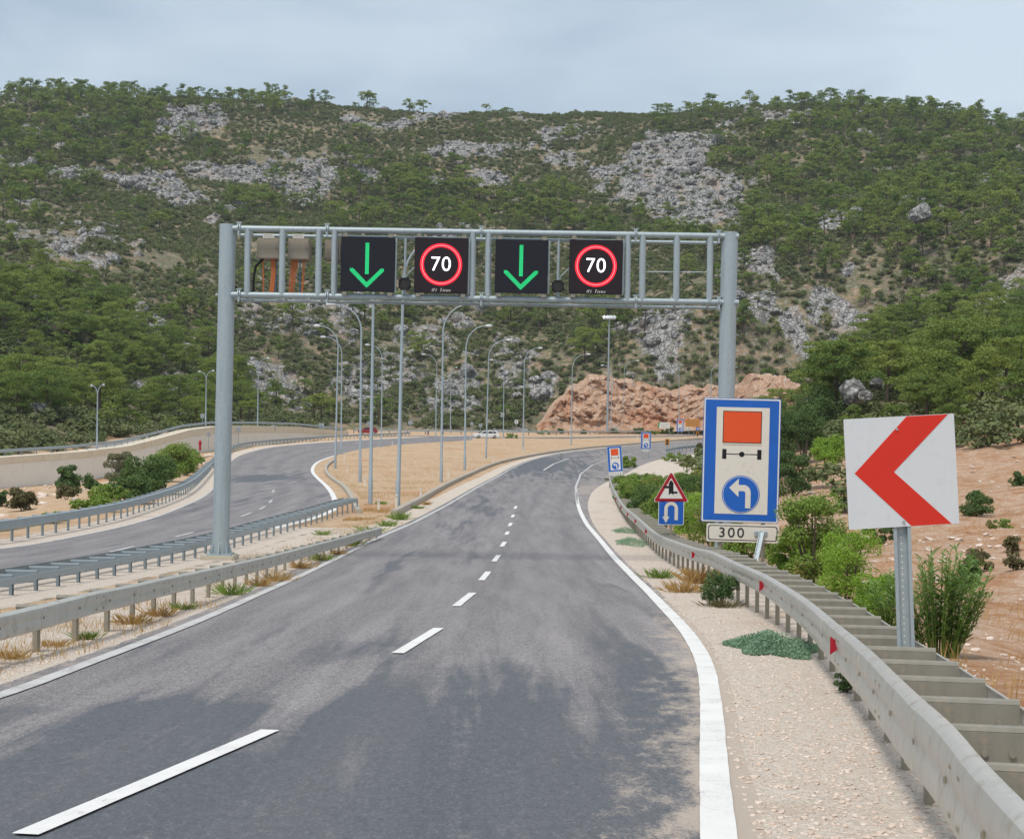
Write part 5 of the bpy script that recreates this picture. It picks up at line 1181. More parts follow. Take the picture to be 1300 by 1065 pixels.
def instances(name, P, rz, sc, var, sources, label, cat, squash=None):
    """one stuff object: points carrying rotation / scale, sources is a list of lists of objects"""
    me = bpy.data.meshes.new(name); me.vertices.add(len(P)); me.vertices.foreach_set('co', np.asarray(P, np.float32).ravel())
    for nm, ty, a in (('rz', 'FLOAT', rz), ('sc', 'FLOAT', sc), ('va', 'INT', var), ('sq', 'FLOAT', squash if squash is not None else np.ones(len(P)))):
        t_ = me.attributes.new(nm, ty, 'POINT'); t_.data.foreach_set('value', np.asarray(a, np.float32 if ty == 'FLOAT' else np.int32))
    ob = bpy.data.objects.new(name, me); COL.objects.link(ob); tag(ob, label, cat, kind='stuff')
    ng = bpy.data.node_groups.new(name, 'GeometryNodeTree'); ng.interface.new_socket('Geometry', in_out='INPUT', socket_type='NodeSocketGeometry'); ng.interface.new_socket('Geometry', in_out='OUTPUT', socket_type='NodeSocketGeometry')
    N = ng.nodes; L = ng.links; gi = N.new('NodeGroupInput'); go = N.new('NodeGroupOutput'); j = N.new('GeometryNodeJoinGeometry')
    def na(nm, ty):
        o = N.new('GeometryNodeInputNamedAttribute'); o.data_type = ty; o.inputs['Name'].default_value = nm; return o.outputs[0]
    va = na('va', 'INT'); cr = N.new('ShaderNodeCombineXYZ'); L.new(na('rz', 'FLOAT'), cr.inputs[2]); cs = N.new('ShaderNodeCombineXYZ'); s_ = na('sc', 'FLOAT'); L.new(s_, cs.inputs[0]); L.new(s_, cs.inputs[1])
    mu = N.new('ShaderNodeMath'); mu.operation = 'MULTIPLY'; L.new(s_, mu.inputs[0]); L.new(na('sq', 'FLOAT'), mu.inputs[1]); L.new(mu.outputs[0], cs.inputs[2])
    for k, src in enumerate(sources):
        eq = N.new('FunctionNodeCompare'); eq.data_type = 'INT'; eq.operation = 'EQUAL'; L.new(va, eq.inputs[2]); eq.inputs[3].default_value = k
        for so in src:
            oi = N.new('GeometryNodeObjectInfo'); oi.inputs['Object'].default_value = so; oi.transform_space = 'ORIGINAL'; oi.inputs['As Instance'].default_value = True
            io = N.new('GeometryNodeInstanceOnPoints'); L.new(gi.outputs[0], io.inputs['Points']); L.new(eq.outputs[0], io.inputs['Selection']); L.new(oi.outputs['Geometry'], io.inputs['Instance'])
            L.new(cr.outputs[0], io.inputs['Rotation']); L.new(cs.outputs[0], io.inputs['Scale']); L.new(io.outputs[0], j.inputs[0])
    L.new(j.outputs[0], go.inputs[0]); md = ob.modifiers.new('scatter', 'NODES'); md.node_group = ng
    return ob
def jitter_grid(cell, y0, y1, half):
    out = []; y = y0
    while y < y1:
        c = cell if not callable(cell) else cell(y); w_ = half*y; n = int(2*w_/c); xs = -w_+(np.arange(n)+rng.uniform(0, 1, n))*c
        out.append(np.stack([xs, y+rng.uniform(0, 1, n)*c], 1)); y += c
    return np.concatenate(out)
def pxblobs(px, py, L):
    o = np.zeros(len(px))
    for a, b, rx, ry, s_ in L: o = np.maximum(o, s_*np.exp(-np.maximum(0, ((px-a)/rx)**2+((py-b)/ry)**2-.35)*1.4))
    return o
PINES = [(100, 165, 170, 60, .9), (60, 235, 90, 40, .6), (110, 490, 190, 80, 1), (40, 420, 110, 60, .85), (240, 420, 120, 36, .85), (330, 130, 160, 18, .45), (490, 240, 80, 40, .85), (660, 270, 110, 26, 1), (560, 260, 60, 30, .8), (760, 290, 60, 18, 1), (830, 302, 60, 12, .8),
         (770, 430, 50, 46, .85), (480, 410, 50, 22, .7), (640, 415, 50, 34, .5), (300, 265, 60, 22, .5), (420, 305, 60, 30, .45), (1120, 200, 240, 70, 1), (1200, 330, 220, 130, 1), (1010, 350, 110, 120, .75), (1190, 480, 190, 90, 1), (960, 440, 60, 40, .5), (590, 400, 30, 30, .4), (680, 400, 40, 30, .5), (250, 545, 60, 16, .7), (420, 540, 60, 14, .4)]
BARE = [(60, 300, 80, 12, .9), (110, 335, 70, 14, .8), (200, 330, 60, 10, .7), (215, 175, 25, 25, .8), (60, 270, 30, 12, .6), (815, 225, 40, 10, .6), (560, 410, 30, 14, .5), (1000, 410, 30, 30, .6), (930, 500, 60, 16, .8), (1240, 625, 120, 40, .93), (1040, 610, 60, 40, .95), (1180, 640, 200, 60, .95)]
def allowed(x, y):
    ok = (segdist(x, y, flat) > 5); s_ = x-np.interp(y, _wy, _wx)
    ok &= ~((y < 335) & (s_ > -9.5) & (x < 0)); ok &= y > 62
    cutx = (y > 335) & (y < 400) & (x > 6) & (x < 64); ok &= ~cutx
    return ok
# --- pines
G = jitter_grid(lambda y: 4.6 if y < 200 else 5.2 if y < 420 else 6.0, 66, 835, .46); x, y = G.T
z = T(x, y, True); px, py = proj(x, y, z); k = allowed(x, y); rk = rockmask(x, y)
dens = np.maximum(pxblobs(px, py, PINES), .05)*(1-.9*sst(.35, .7, rk))*(1-pxblobs(px, py, BARE)); dens *= .25+1.05*fbm(x/20, y/26, 3, 91)
dens = np.where((y < 300), dens*.66, dens); dens = np.where((y < 100), dens*.6, dens); dens = np.where((px > 1010) & (py > 575), dens*.1, dens)
k &= (rng.uniform(0, 1, len(x)) < dens*1.05) & (px > -260) & (px < 1560)
x, y, z, px, py = x[k], y[k], z[k], px[k], py[k]
sc = rng.uniform(2.6, 8.8, len(x))*np.where(y < 140, .85, np.where(y < 320, 1.08, 1.22))*np.where((px > 880), .95, 1)
seen = (px > -20) & (px < 1320); rank = np.argsort(-np.where(seen, sc/y, 0)); first, rest = rank[:300], rank[300:]
def pine_label(px, py, d, s_):
    far = 'small' if s_*F/d < 44 else 'broad' if s_ > 6.4 else 'bushy'
    if px < 130: w_ = 'at the left edge of the photo, behind the concrete wall'
    elif px < 285: w_ = 'on the left slope between the wall and the gantry post'
    elif px < 520: w_ = 'at the hill foot behind the left-arm lamps'
    elif px < 880: w_ = 'on the hill behind the right-arm lamps and rock face'
    elif px < 1010: w_ = 'just right of the blue lorry sign and gantry post'
    elif px < 1215: w_ = 'on the slope above the chevron sign'
    else: w_ = 'at the right edge of the slope beside the chevron sign'
    return f'{far} green pine {w_}'
src = {}
for i in first:
    hi = sc[i]*F/y[i] > 46; grp = PINE_HI if hi else PINE_LO; v = int(rng.integers(len(grp))); key = (hi, v)
    lb = pine_label(px[i], py[i], y[i], sc[i]); r = thing('pine_tree', lb, 'pine tree', (x[i], y[i], z[i]-.1), rng.uniform(0, 6.28), 'pines: '+lb)
    r.scale = (sc[i],)*3; cr, tr = grp[v]
    a = bpy.data.objects.new('crown', cr); COL.objects.link(a); a.parent = r; b = bpy.data.objects.new('trunk', tr); COL.objects.link(b); b.parent = r
    if key not in src: src[key] = [a, b]
for v in range(5):
    if (False, v) not in src:
        cr, tr = PINE_LO[v]; i = rest[v]; lb = pine_label(px[i], py[i], y[i], sc[i]); r = thing('pine_tree', lb, 'pine tree', (x[i], y[i], z[i]-.1), 0, 'pines: '+lb); r.scale = (sc[i],)*3
        a = bpy.data.objects.new('crown', cr); COL.objects.link(a); a.parent = r; b = bpy.data.objects.new('trunk', tr); COL.objects.link(b); b.parent = r; src[(False, v)] = [a, b]
rest = rest[5:]
instances('pine_wood', np.stack([x, y, z-.1], 1)[rest], rng.uniform(0, 6.28, len(rest)), sc[rest], rng.integers(0, 5, len(rest)), [src[(False, v)] for v in range(5)], 'open pine wood spread over the far hillside', 'pine wood', rng.uniform(.8, 1.1, len(rest)))
NP = len(x)
# --- maquis scrub
G = jitter_grid(lambda y: 1.7 if y < 200 else 1.95 if y < 420 else 2.2, 64, 835, .44); x, y = G.T
z = T(x, y, True); px, py = proj(x, y, z); k = allowed(x, y); rk = rockmask(x, y)
dens = (.98-.86*sst(.4, .8, rk))*(1-.85*pxblobs(px, py, BARE)); clump = fbm(x/9, y/12, 3, 95); dens *= sst(.22, .46, clump)*.85+.2
dens = np.where(y < 200, dens*.5, dens); dens = np.where((px > 1000) & (py > 575), dens*.12, dens)
k &= (rng.uniform(0, 1, len(x)) < dens) & (px > -200) & (px < 1500)
x, y, z, px, py = x[k], y[k], z[k], px[k], py[k]
sc = rng.uniform(1.8, 4.3, len(x))*(.75+.5*fbm(x/15, y/15, 2, 97))
seen = (px > 0) & (px < 1300) & (py < 640); rank = np.argsort(-np.where(seen, sc/y, 0)); first, rest = rank[:300], rank[300:]
ss = {}
for i in first:
    v = int(rng.integers(5)); o = bpy.data.objects.new('shrub', SCRUB[v]); COL.objects.link(o); o.location = (x[i], y[i], z[i]-.1); o.scale = (sc[i], sc[i], sc[i]*rng.uniform(.75, 1.1)); o.rotation_euler.z = rng.uniform(0, 6.28)
    w_ = 'behind the concrete wall at far left' if px[i] < 200 else 'at the hill foot behind the lamps' if px[i] < 690 else 'above the cut rock face' if px[i] < 900 else 'right of the blue lorry sign' if px[i] < 1060 else 'on the rubble slope behind the chevron sign'
    lb = f'{"low" if sc[i] < 2.4 else "rounded"} dark grey-green shrub {w_}'; tag(o, lb, 'shrub', 'shrubs: '+lb); ss.setdefault(v, o)
instances('hillside_scrub', np.stack([x, y, z-.1], 1)[rest], rng.uniform(0, 6.28, len(rest)), sc[rest], rng.integers(0, 5, len(rest)), [[ss[v]] for v in range(5)], 'dark maquis scrub covering the hillside', 'scrub', rng.uniform(.7, 1.15, len(rest)))
# --- limestone on the outcrops
G = jitter_grid(3.1, 150, 835, .42); x, y = G.T; z = T(x, y, True); px, py = proj(x, y, z); rk = rockmask(x, y)
k = allowed(x, y) & (rng.uniform(0, 1, len(x)) < np.maximum(sst(.4, .75, rk)*.78, .005)) & (px > -60) & (px < 1360)
x, y, z = x[k], y[k], z[k]; sc = rng.uniform(.9, 2.8, len(x))*(1+1.3*(rng.uniform(0, 1, len(x)) > .85))
def rocks_named(label, cat, name, mesh, px_, py_, wpx, d_, rz, sq=1.0):
    p = at(px_, py_, d_); o = bpy.data.objects.new(name, mesh); COL.objects.link(o); s_ = wpx*d_/F; o.location = p; o.scale = (s_, s_, s_*sq); o.rotation_euler.z = rz; tag(o, label, cat); return o
B1 = rocks_named('tall grey limestone boulder in two humps above the chevron sign', 'boulder', 'boulder', ROCKS[0], 1083, 498, 34, 158, .4, 1.3)
B2 = rocks_named('smaller rounded grey boulder right of the tall one', 'boulder', 'boulder', ROCKS[1], 1113, 488, 22, 161, 1.4, 1.0)
B3 = rocks_named('pale grey boulder standing out among the pines on the right hillside', 'boulder', 'boulder', ROCKS[2], 1168, 272, 32, 438, .9, 1.1)
B4 = rocks_named('low grey boulder wedged left of the tall one', 'boulder', 'boulder', ROCKS[3], 1098, 503, 20, 156, 2.0, 1.0)
instances('limestone_outcrops', np.stack([x, y, z+.05*sc], 1), rng.uniform(0, 6.28, len(x)), sc, rng.integers(0, 4, len(x)), [[B1], [B2], [B3], [B4]], 'broken grey limestone showing through the scrub', 'rock', rng.uniform(.6, 1.4, len(x)))
# ------------------------------------------------------------------ verge and bank plants
def plant(label, px, py, wpx, hpx, mk, kind='bush', cat='bush', name='bush', d=None, dens=1.0, group=None, sz=None):
    if d is None: x, y = hit(px, py)
    else: p = at(px, py, d); x, y = p.x, d
    z = Tz(x, y); w_ = wpx*y/F; h = hpx*y/F; rg = np.random.default_rng(int(px*7+py*13)); L = origin = np.array([x, y, z])
    r = thing(name, label, cat, (x, y, z), group=group); pxm = y/F*1.27      # metres per rendered pixel
    if kind in ('bush', 'needle'):
        C = []; Rr = []; n = int(16*dens)+6
        for k in range(n):
            a = rg.uniform(0, 6.283); hh = rg.uniform(.12, .86); q = .42*math.sqrt(rg.uniform(0, 1))*math.sqrt(max(.08, 1-(hh-.35)**2*1.9)); C.append((q*w_*math.cos(a), q*w_*math.sin(a), hh*h)); Rr.append(rg.uniform(.14, .24)*min(w_, h*1.2))
        s_ = sz or max(.035, 2.2*pxm); per = int(min(420, max(60, 9*(min(w_, h)*.2/s_)**2*6)))
        V, Fc = blob_cards(C, Rr, per, s_*(1.0 if kind == 'bush' else 1.5), .85, rg, .55 if kind == 'bush' else .3, low=-.6, jit=.5 if kind == 'bush' else 1.0)
        V = V*1.0; V[:, 2] = np.maximum(V[:, 2], .01)
    elif kind == 'grass':
        n = int(230*dens); b = rg.normal(0, .24, (n, 2))*w_; hh = rg.uniform(.25, 1, n)**1.3*h*.85; lean = b/(w_+1e-6)*h*1.0+rg.normal(0, .28, (n, 2))*h; wd = max(.0025, .2*pxm)
        a = rg.uniform(0, 6.28, n); o_ = np.stack([np.cos(a), np.sin(a)], 1)*wd; z0 = np.zeros(n)
        V = np.stack([np.c_[b-o_, z0], np.c_[b+o_, z0], np.c_[b+lean*.45+o_*.7, hh*.6], np.c_[b+lean, hh]], 1).reshape(-1, 3); Fc = np.arange(4*n).reshape(n, 4)
    elif kind == 'leafy':                       # upright stems with lance leaves
        Vs = []; ns = int(34*dens); ll = .17; 
        st = MB()
        for k in range(ns):
            a = rg.uniform(0, 6.283); q = .5*w_*math.sqrt(rg.uniform(0, 1)); top = np.array([q*math.cos(a), q*math.sin(a)*.7, h*rg.uniform(.5, 1.0)*(1-.3*(q/w_))]); base = np.array([top[0]*.35, top[1]*.35, 0])
            mid = (base+top)/2+np.array([0, 0, h*.06]); st.tube([base+L, mid+L, top+L], [.008, .006, .003], 5)
            m = int(26*h/1.2); 
            for e in range(m):
                t_ = .18+.82*e/m; p = base*(1-t_)+top*t_; aa = rg.uniform(0, 6.283); up_ = rg.uniform(.3, 1.1); dr = np.array([math.cos(aa), math.sin(aa), up_]); dr /= np.linalg.norm(dr)
                sd = np.cross(dr, [0, 0, 1]); sd /= np.linalg.norm(sd)+1e-6; l_ = ll*rg.uniform(.6, 1.25); wd = l_*.085
                Vs += [p, p+dr*l_*.5+sd*wd, p+dr*l_+np.array([0, 0, -.2*l_]), p+dr*l_*.5-sd*wd]
        st.build('stems', M['green'], r); V = np.array(Vs); Fc = np.arange(len(V)).reshape(-1, 4)
    elif kind == 'creeper':
        n = int(6500*dens); u = rg.uniform(0, 6.283, n); q = np.sqrt(rg.uniform(0, 1, n)); lob = .7+.3*np.sin(u*3+px)*np.cos(u*2); X = q*lob*np.cos(u)*w_*.5; Y = q*lob*np.sin(u)*h*.5
        Zz = rg.uniform(.01, .24, n)*(1.15-q); P = np.stack([X, Y, Zz], 1); V, Fc = cards(P, np.tile([0, -.3, 1.], (n, 1)), .030, .8, .9, rg); 
    gz_ = T(V[:, 0]+x, V[:, 1]+y)-z if kind in ('creeper', 'grass') else 0
    V[:, 2] += gz_
    me = raw_mesh('foliage', V, Fc, M[mk]); o = bpy.data.objects.new('foliage', me); COL.objects.link(o); o.parent = r
    if kind in ('bush', 'needle'):
        mb = MB()
        for k in range(5): c = C[k]; mb.tube([(0, 0, -.1), (c[0]*.5, c[1]*.5, c[2]*.5), c], [.022*max(.6, h), .014*max(.6, h), .004], 5)
        me = bpy.data.meshes.new('branches'); me.from_pydata([tuple(v) for v in mb.v], [], [list(f) for f in mb.f]); me.materials.append(M['bark']); o = bpy.data.objects.new('branches', me); COL.objects.link(o); o.parent = r
    return r
# right bank, near to far
plant('tall leafy plant with narrow upright leaves right of the chevron post', 1192, 838, 150, 152, 'oleander', 'leafy', 'plant', 'leafy_plant', d=19.5, dens=2.3)
plant('leafy plant with narrow leaves low behind the chevron post', 1128, 815, 90, 85, 'oleander', 'leafy', 'plant', 'leafy_plant', d=23, dens=.8)
plant('bright green feathery young pine left of the chevron post', 1072, 775, 86, 116, 'bush', 'needle', 'young pine', 'young_pine', d=27, dens=1.6)
plant('smaller bright green young pine beside the chevron post', 1112, 800, 62, 72, 'bush', 'needle', 'young pine', 'young_pine', d=24, dens=1.2)
plant('loose green shrub just right of the 300 plate', 1032, 760, 92, 130, 'green', 'bush', d=34, dens=1.6, sz=.07)
plant('green shrub between the 300 plate and the double guardrail', 1005, 735, 56, 70, 'bush', 'bush', d=38, dens=1.2, sz=.07)
plant('green shrub behind the legs of the large lorry sign', 945, 712, 70, 60, 'green', 'bush', d=41, dens=1.4, sz=.07)
for px, py, wp, hp, d, mk, lb in [(905, 712, 56, 60, 50, 'green', 'green shrub just left of the large lorry sign'), (878, 690, 46, 52, 58, 'bush', 'green shrub right of the U-turn square'), (845, 676, 44, 46, 64, 'green', 'green shrub behind the U-turn sign post'), (822, 662, 40, 40, 72, 'darkbush', 'dark green shrub left of the U-turn square'), (806, 646, 34, 34, 82, 'green', 'verge shrub along the guardrail left of the triangle'), (795, 632, 28, 28, 94, 'green', 'verge shrub nearest the leaning lorry sign'), (880, 655, 46, 40, 80, 'darkbush', 'dark shrub right of the warning triangle'), (898, 640, 40, 34, 92, 'green', 'upper shrub between triangle and large lorry sign'), (842, 640, 46, 28, 94, 'green', 'low shrub behind the warning triangle'), (815, 628, 36, 20, 108, 'green', 'low green shrub at the edge of the pale dirt'), (865, 628, 40, 18, 108, 'green', 'low weeds above the triangle tip'), (797, 583, 24, 12, 170, 'green', 'weeds on the pale dirt right of the leaning lorry sign'),
        (860, 581, 34, 9, 195, 'green', 'flat green-brown tuft past the pale dirt'), (888, 588, 12, 18, 170, 'brownbush', 'brown scrub touching the left edge of the large sign'), (1006, 640, 36, 50, 88, 'darkbush', 'dark green bush right of the large lorry sign'), (1022, 590, 40, 70, 118, 'darkbush', 'dark bush above the rubble right of the large sign'), (1052, 596, 32, 34, 110, 'bush', 'yellow-green young pine at the left edge of the chevron sign'), (1000, 600, 36, 60, 120, 'darkbush', 'dark upright bush beside the large lorry sign'), (985, 560, 40, 60, 150, 'darkbush', 'dark bush under the pale rocks'), (1040, 530, 46, 44, 160, 'darkbush', 'dark bush left of the tall grey boulder')]:
    plant(lb, px, py, wp*1.3, hp*1.25, mk, 'bush', d=d, sz=max(.06, d*.0011), dens=1.5)
for px, py, wp, hp, mk, lb in [(1242, 728, 34, 28, 'brownbush', 'brownish round scrub right of the leafy plant'), (1290, 735, 34, 22, 'brownbush', 'brownish scrub at the right edge of the photo'), (1285, 700, 26, 20, 'brownbush', 'small brown scrub above the other at the right edge'), (1120, 690, 60, 28, 'darkbush', 'dark low bush under the lower edge of the chevron panel'), (1240, 655, 40, 34, 'darkbush', 'dark bush on the slope right of the chevron panel'), (1268, 676, 40, 14, 'green', 'low green bush on the tan slope right of the chevron panel'), (1295, 620, 26, 20, 'darkbush', 'dark bush high at the right edge of the rubble'), (1040, 655, 24, 16, 'brownbush', 'small scrub on the rubble left of the chevron panel'), (1062, 632, 22, 14, 'green', 'small green scrub under the pale boulders by the chevron'), (1225, 760, 40, 60, 'oleander', 'thin olive-green plant behind the leafy one')]:
    plant(lb, px, py, wp, hp, mk, 'bush', dens=.9)
for px, py, wp, hp, lb in [(712, 520, 12, 7, 'small bush low on the left end of the cut rock face'), (742, 512, 8, 6, 'tiny bush midway up the cut rock face'), (700, 536, 14, 10, 'bush at the left foot of the cut rock face'), (812, 490, 20, 9, 'bush on the rim of the cut rock face'), (850, 496, 22, 10, 'bush on the rim of the cut rock right of the floodlight mast'), (780, 486, 14, 7, 'bush on the rim above the floodlight mast')]:
    plant(lb, px, py, wp, hp, 'darkbush', 'bush', d=388 if py < 500 else 377, sz=.45, dens=.5)
# gravel weeds, right shoulder
for px, py, wp, hp, mk, lb in [(838, 735, 26, 18, 'green', 'small weed on the gravel farthest along the right shoulder'), (866, 752, 36, 22, 'dry', 'dry straggly weed on the gravel beside the guardrail'), (918, 772, 40, 16, 'brownbush', 'brown dead weed beside the dark one'), (884, 742, 18, 30, 'dry', 'thin dry stalks standing by the guardrail posts')]:
    plant(lb, px, py, wp, hp, mk, 'grass', 'weed', 'weed', dens=1.0)
plant('dark weed growing against the guardrail posts', 912, 770, 52, 46, 'darkbush', 'bush', 'weed', 'weed', dens=.8, sz=.035)
plant('dark weed under the near guardrail', 1072, 885, 34, 24, 'darkbush', 'bush', 'weed', 'weed', dens=.5, sz=.02)
plant('blue-green creeper spreading from the guardrail to the white line', 975, 828, 150, 340, 'ivy', 'creeper', 'creeper', 'creeper', dens=1.6)
plant('blue-green creeper trailing over the far gravel, nearer patch', 800, 690, 60, 190, 'ivy', 'creeper', 'creeper', 'creeper', dens=.6)
plant('blue-green creeper trailing over the far gravel, farther patch', 793, 676, 50, 120, 'ivy', 'creeper', 'creeper', 'creeper', dens=.4)
# left side
plant('dark conical bush in front of the concrete wall', 86, 607, 30, 40, 'darkbush', 'bush', d=128, dens=1.6, sz=.2)
plant('lower dark bush right of the conical one', 115, 603, 26, 20, 'darkbush', 'bush', d=133, sz=.2)
plant('grey-olive small tree leaning before the wall', 152, 598, 34, 44, 'olive', 'bush', 'small tree', 'small_tree', d=140, sz=.2, dens=1.2)
plant('dark bush at the left edge before the wall', 2, 620, 20, 28, 'darkbush', 'bush', d=120, sz=.2)
plant('bright green small bush near the left edge', 17, 622, 13, 16, 'green', 'bush', d=119, sz=.18)
for px, py, wp, hp, mk, lb in [(190, 628, 56, 44, 'darkbush', 'broad green bush behind the side-road guardrail'), (165, 640, 50, 30, 'darkbush', 'green bush left of the broad one behind the guardrail'), (130, 650, 40, 18, 'green', 'low green bush close behind the guardrail'), (225, 604, 36, 34, 'green', 'light green bush at the guardrail bend'), (242, 592, 26, 18, 'green', 'small light green bush near the red hydrant'), (85, 636, 22, 16, 'brownbush', 'dark brown bush on the tan slope'), (28, 648, 26, 24, 'brownbush', 'grey-brown bush at the left on the slope'), (192, 574, 22, 14, 'olive', 'olive bush on the mound under the wall'), (115, 622, 8, 8, 'green', 'tiny green tuft on the tan slope'), (65, 665, 30, 12, 'green', 'low weeds behind the guardrail at left')]:
    plant(lb, px, py, wp*1.35, hp*1.2, mk, 'bush', dens=1.4, sz=.15)
for px, py, wp, hp, mk, lb in [(140, 640, 60, 26, 'green', 'long low green bush along the guardrail below the olive tree'), (175, 625, 60, 34, 'green', 'full green bush behind the middle of the left guardrail'), (108, 652, 50, 18, 'green', 'low green bush where the tan slope meets the guardrail'), (208, 612, 46, 34, 'green', 'green bush just before the guardrail bend'), (232, 600, 34, 24, 'bush', 'yellow-green bush inside the guardrail bend')]:
    plant(lb, px, py, wp, hp, mk, 'bush', dens=1.6, sz=.14)
for k, (px, py, wp, hp, mk) in enumerate([(15, 838, 40, 30, 'dry'), (70, 822, 34, 22, 'dry'), (110, 812, 30, 26, 'green'), (168, 795, 40, 34, 'dry'), (205, 785, 36, 30, 'dry'), (233, 776, 30, 22, 'green'), (295, 757, 44, 34, 'green'), (330, 745, 30, 26, 'dry'), (352, 738, 36, 24, 'dry'), (385, 722, 30, 22, 'dry'), (408, 712, 30, 22, 'green'), (430, 704, 22, 16, 'dry'), (445, 694, 20, 20, 'green'), (470, 676, 36, 20, 'green'), (492, 668, 26, 18, 'green'), (508, 660, 22, 24, 'green'), (530, 646, 14, 10, 'green'), (541, 641, 12, 10, 'dry'), (484, 640, 16, 10, 'green'), (410, 680, 22, 14, 'green')]):
    where = ['at the very left by the guardrail', 'second from the left under the guardrail', 'by the third rail post', 'left of the gantry footing', 'next to the gantry footing, on its left', 'under the rail below the gantry footing', 'right below the gantry footing', 'just right of the gantry post', 'farther right of the gantry post', 'midway along the single-beam rail', 'past the middle of the single-beam rail', 'near the end of the single-beam rail', 'at the ladder rail end', 'behind the rail end', 'between rail end and kerb', 'at the nose of the long kerb', 'in front of the kerb beside the delineator', 'in front of the kerb, tiny', 'on the island by the two near lamps', 'between the two left guardrails'][k]
    plant(f'{"straw-coloured dry" if mk == "dry" else "green"} weed tuft {where}', px, py, wp*.75, hp*.62, mk, 'grass', 'weed', 'weed', dens=.8)
for px, py, lb in [(690, 551.5, 'low green weeds on the far verge right of the white car'), (650, 556.5, 'dry green weeds in front of the far road'), (830, 552, 'weeds in front of the white information board'), (805, 550.5, 'weeds at the foot of the floodlight mast')]:
    x_, y_ = gp(px, py); plant(lb, px, py, 24, 6, 'green', 'bush', 'weed', 'weed', d=y_, sz=.35, dens=.5)
# --- dry grass and stones as stuff
def blades(n, region, mk, name, label, hmin, hmax, wd):
    x, y = region(n); n = len(x); z = T(x, y, True, True); h = rng.uniform(hmin, hmax, n); a = rng.uniform(0, 6.28, n); o_ = np.stack([np.cos(a), np.sin(a)], 1)*wd; l = rng.normal(0, .35, (n, 2))*h[:, None]; b = np.stack([x, y], 1)
    V = np.stack([np.c_[b-o_, z-.02], np.c_[b+o_, z-.02], np.c_[b+l, z+h]], 1).reshape(-1, 3)
    me = raw_mesh(name, V, np.arange(3*n).reshape(n, 3), M[mk]); o = bpy.data.objects.new(name, me); COL.objects.link(o); tag(o, label, 'grass', kind='stuff')
def median(n):
    y = rng.uniform(9, 72, n); xr = np.interp(y, [p[1] for p in LR], [p[0] for p in LR]); t_ = rng.beta(1.3, 1.6, n); x = xr+.55-t_*3.0; k = fbm(x/1.2, y/2.0, 3, 131)+rng.uniform(-.06, .06, n) > .53; return x[k], y[k]
blades(17000, median, 'dry', 'dry_grass', 'dry straw grass between the left guardrails', .04, .20, .005)
def islandr(n):
    y = 70+(rng.uniform(0, 1, n)**1.2)*210; l = np.interp(y, [p[1] for p in LI if p[1] < 300], [p[0] for p in LI if p[1] < 300]); rr_ = np.interp(y, [p[1] for p in L_edge], [p[0] for p in L_edge]); x = l+1.5+(rr_-l-3.2)*rng.uniform(0, 1, n); k = fbm(x/2.5, y/5, 3, 137)+rng.uniform(-.05, .05, n) > .50; return x[k], y[k]
blades(24000, islandr, 'dry', 'dry_grass', 'short dry stubble on the sandy island', .04, .16, .014)
def bankr(n):
    y = rng.uniform(14, 110, n); x = np.interp(y, [p[1] for p in RR], [p[0] for p in RR])+1.0+rng.uniform(0, 1, n)**1.4*(6+y*.25); k = fbm(x/1.5, y/3, 3, 139) > .55; return x[k], y[k]
blades(16000, bankr, 'dry', 'dry_grass', 'scattered dry grass on the right-hand bank', .08, .32, .008)
def stones(n, region, smin, smax, name, label, pw=3.0):
    x, y = region(n); z = T(x, y, True, True); s_ = smin+(smax-smin)*rng.uniform(0, 1, len(x))**pw
    s_ = s_*np.clip(y/55, .35 if smax > .2 else 1, 1); return np.stack([x, y, z+s_*.1], 1), s_
def rightbank(n):
    y = 16+rng.uniform(0, 1, n)**1.4*150; x = np.interp(y, [p[1] for p in RR], [p[0] for p in RR])+1.6+rng.uniform(0, 1, n)*(y*.42); k = (segdist(x, y, flat) > .6) & (fbm(x/4, y/7, 3, 141)+rng.uniform(-.15, .15, n) > .47); return x[k], y[k]
P, s_ = stones(9000, rightbank, .03, .42, '', '', 6.0)
R1 = rocks_named('pale flat-topped rock on the rubble left of the chevron sign', 'rock', 'rock', RUB[0], 1062, 620, 17, 96, .3, .8); R2 = rocks_named('white stone on the slope right of the chevron panel', 'rock', 'rock', RUB[1], 1234, 593, 8, 92, 1.2, .8); R3 = rocks_named('pale stone below the flat-topped rock', 'rock', 'rock', RUB[2], 1046, 628, 10, 93, 2.0, .7)
instances('rubble', P, rng.uniform(0, 6.28, len(P)), s_, rng.integers(0, 3, len(P)), [[R1], [R2], [R3]], 'loose pale rubble over the reddish right bank', 'rubble', rng.uniform(.5, 1, len(P)))
def leftslope(n):
    y = rng.uniform(60, 200, n); x0 = np.interp(y, [p[1] for p in LO if p[1] < 300], [p[0] for p in LO if p[1] < 300])-2.5; x1 = np.interp(y, _wy, _wx)+1; x = x0+(x1-x0)*rng.uniform(0, 1, n); k = fbm(x/5, y/9, 3, 151) > .52; return x[k], y[k]
P, s_ = stones(2500, leftslope, .06, .9, '', '', 4.0)
instances('rubble', P, rng.uniform(0, 6.28, len(P)), s_, rng.integers(0, 3, len(P)), [[R1], [R2], [R3]], 'loose rubble on the tan slope below the wall', 'rubble', rng.uniform(.5, 1, len(P)))
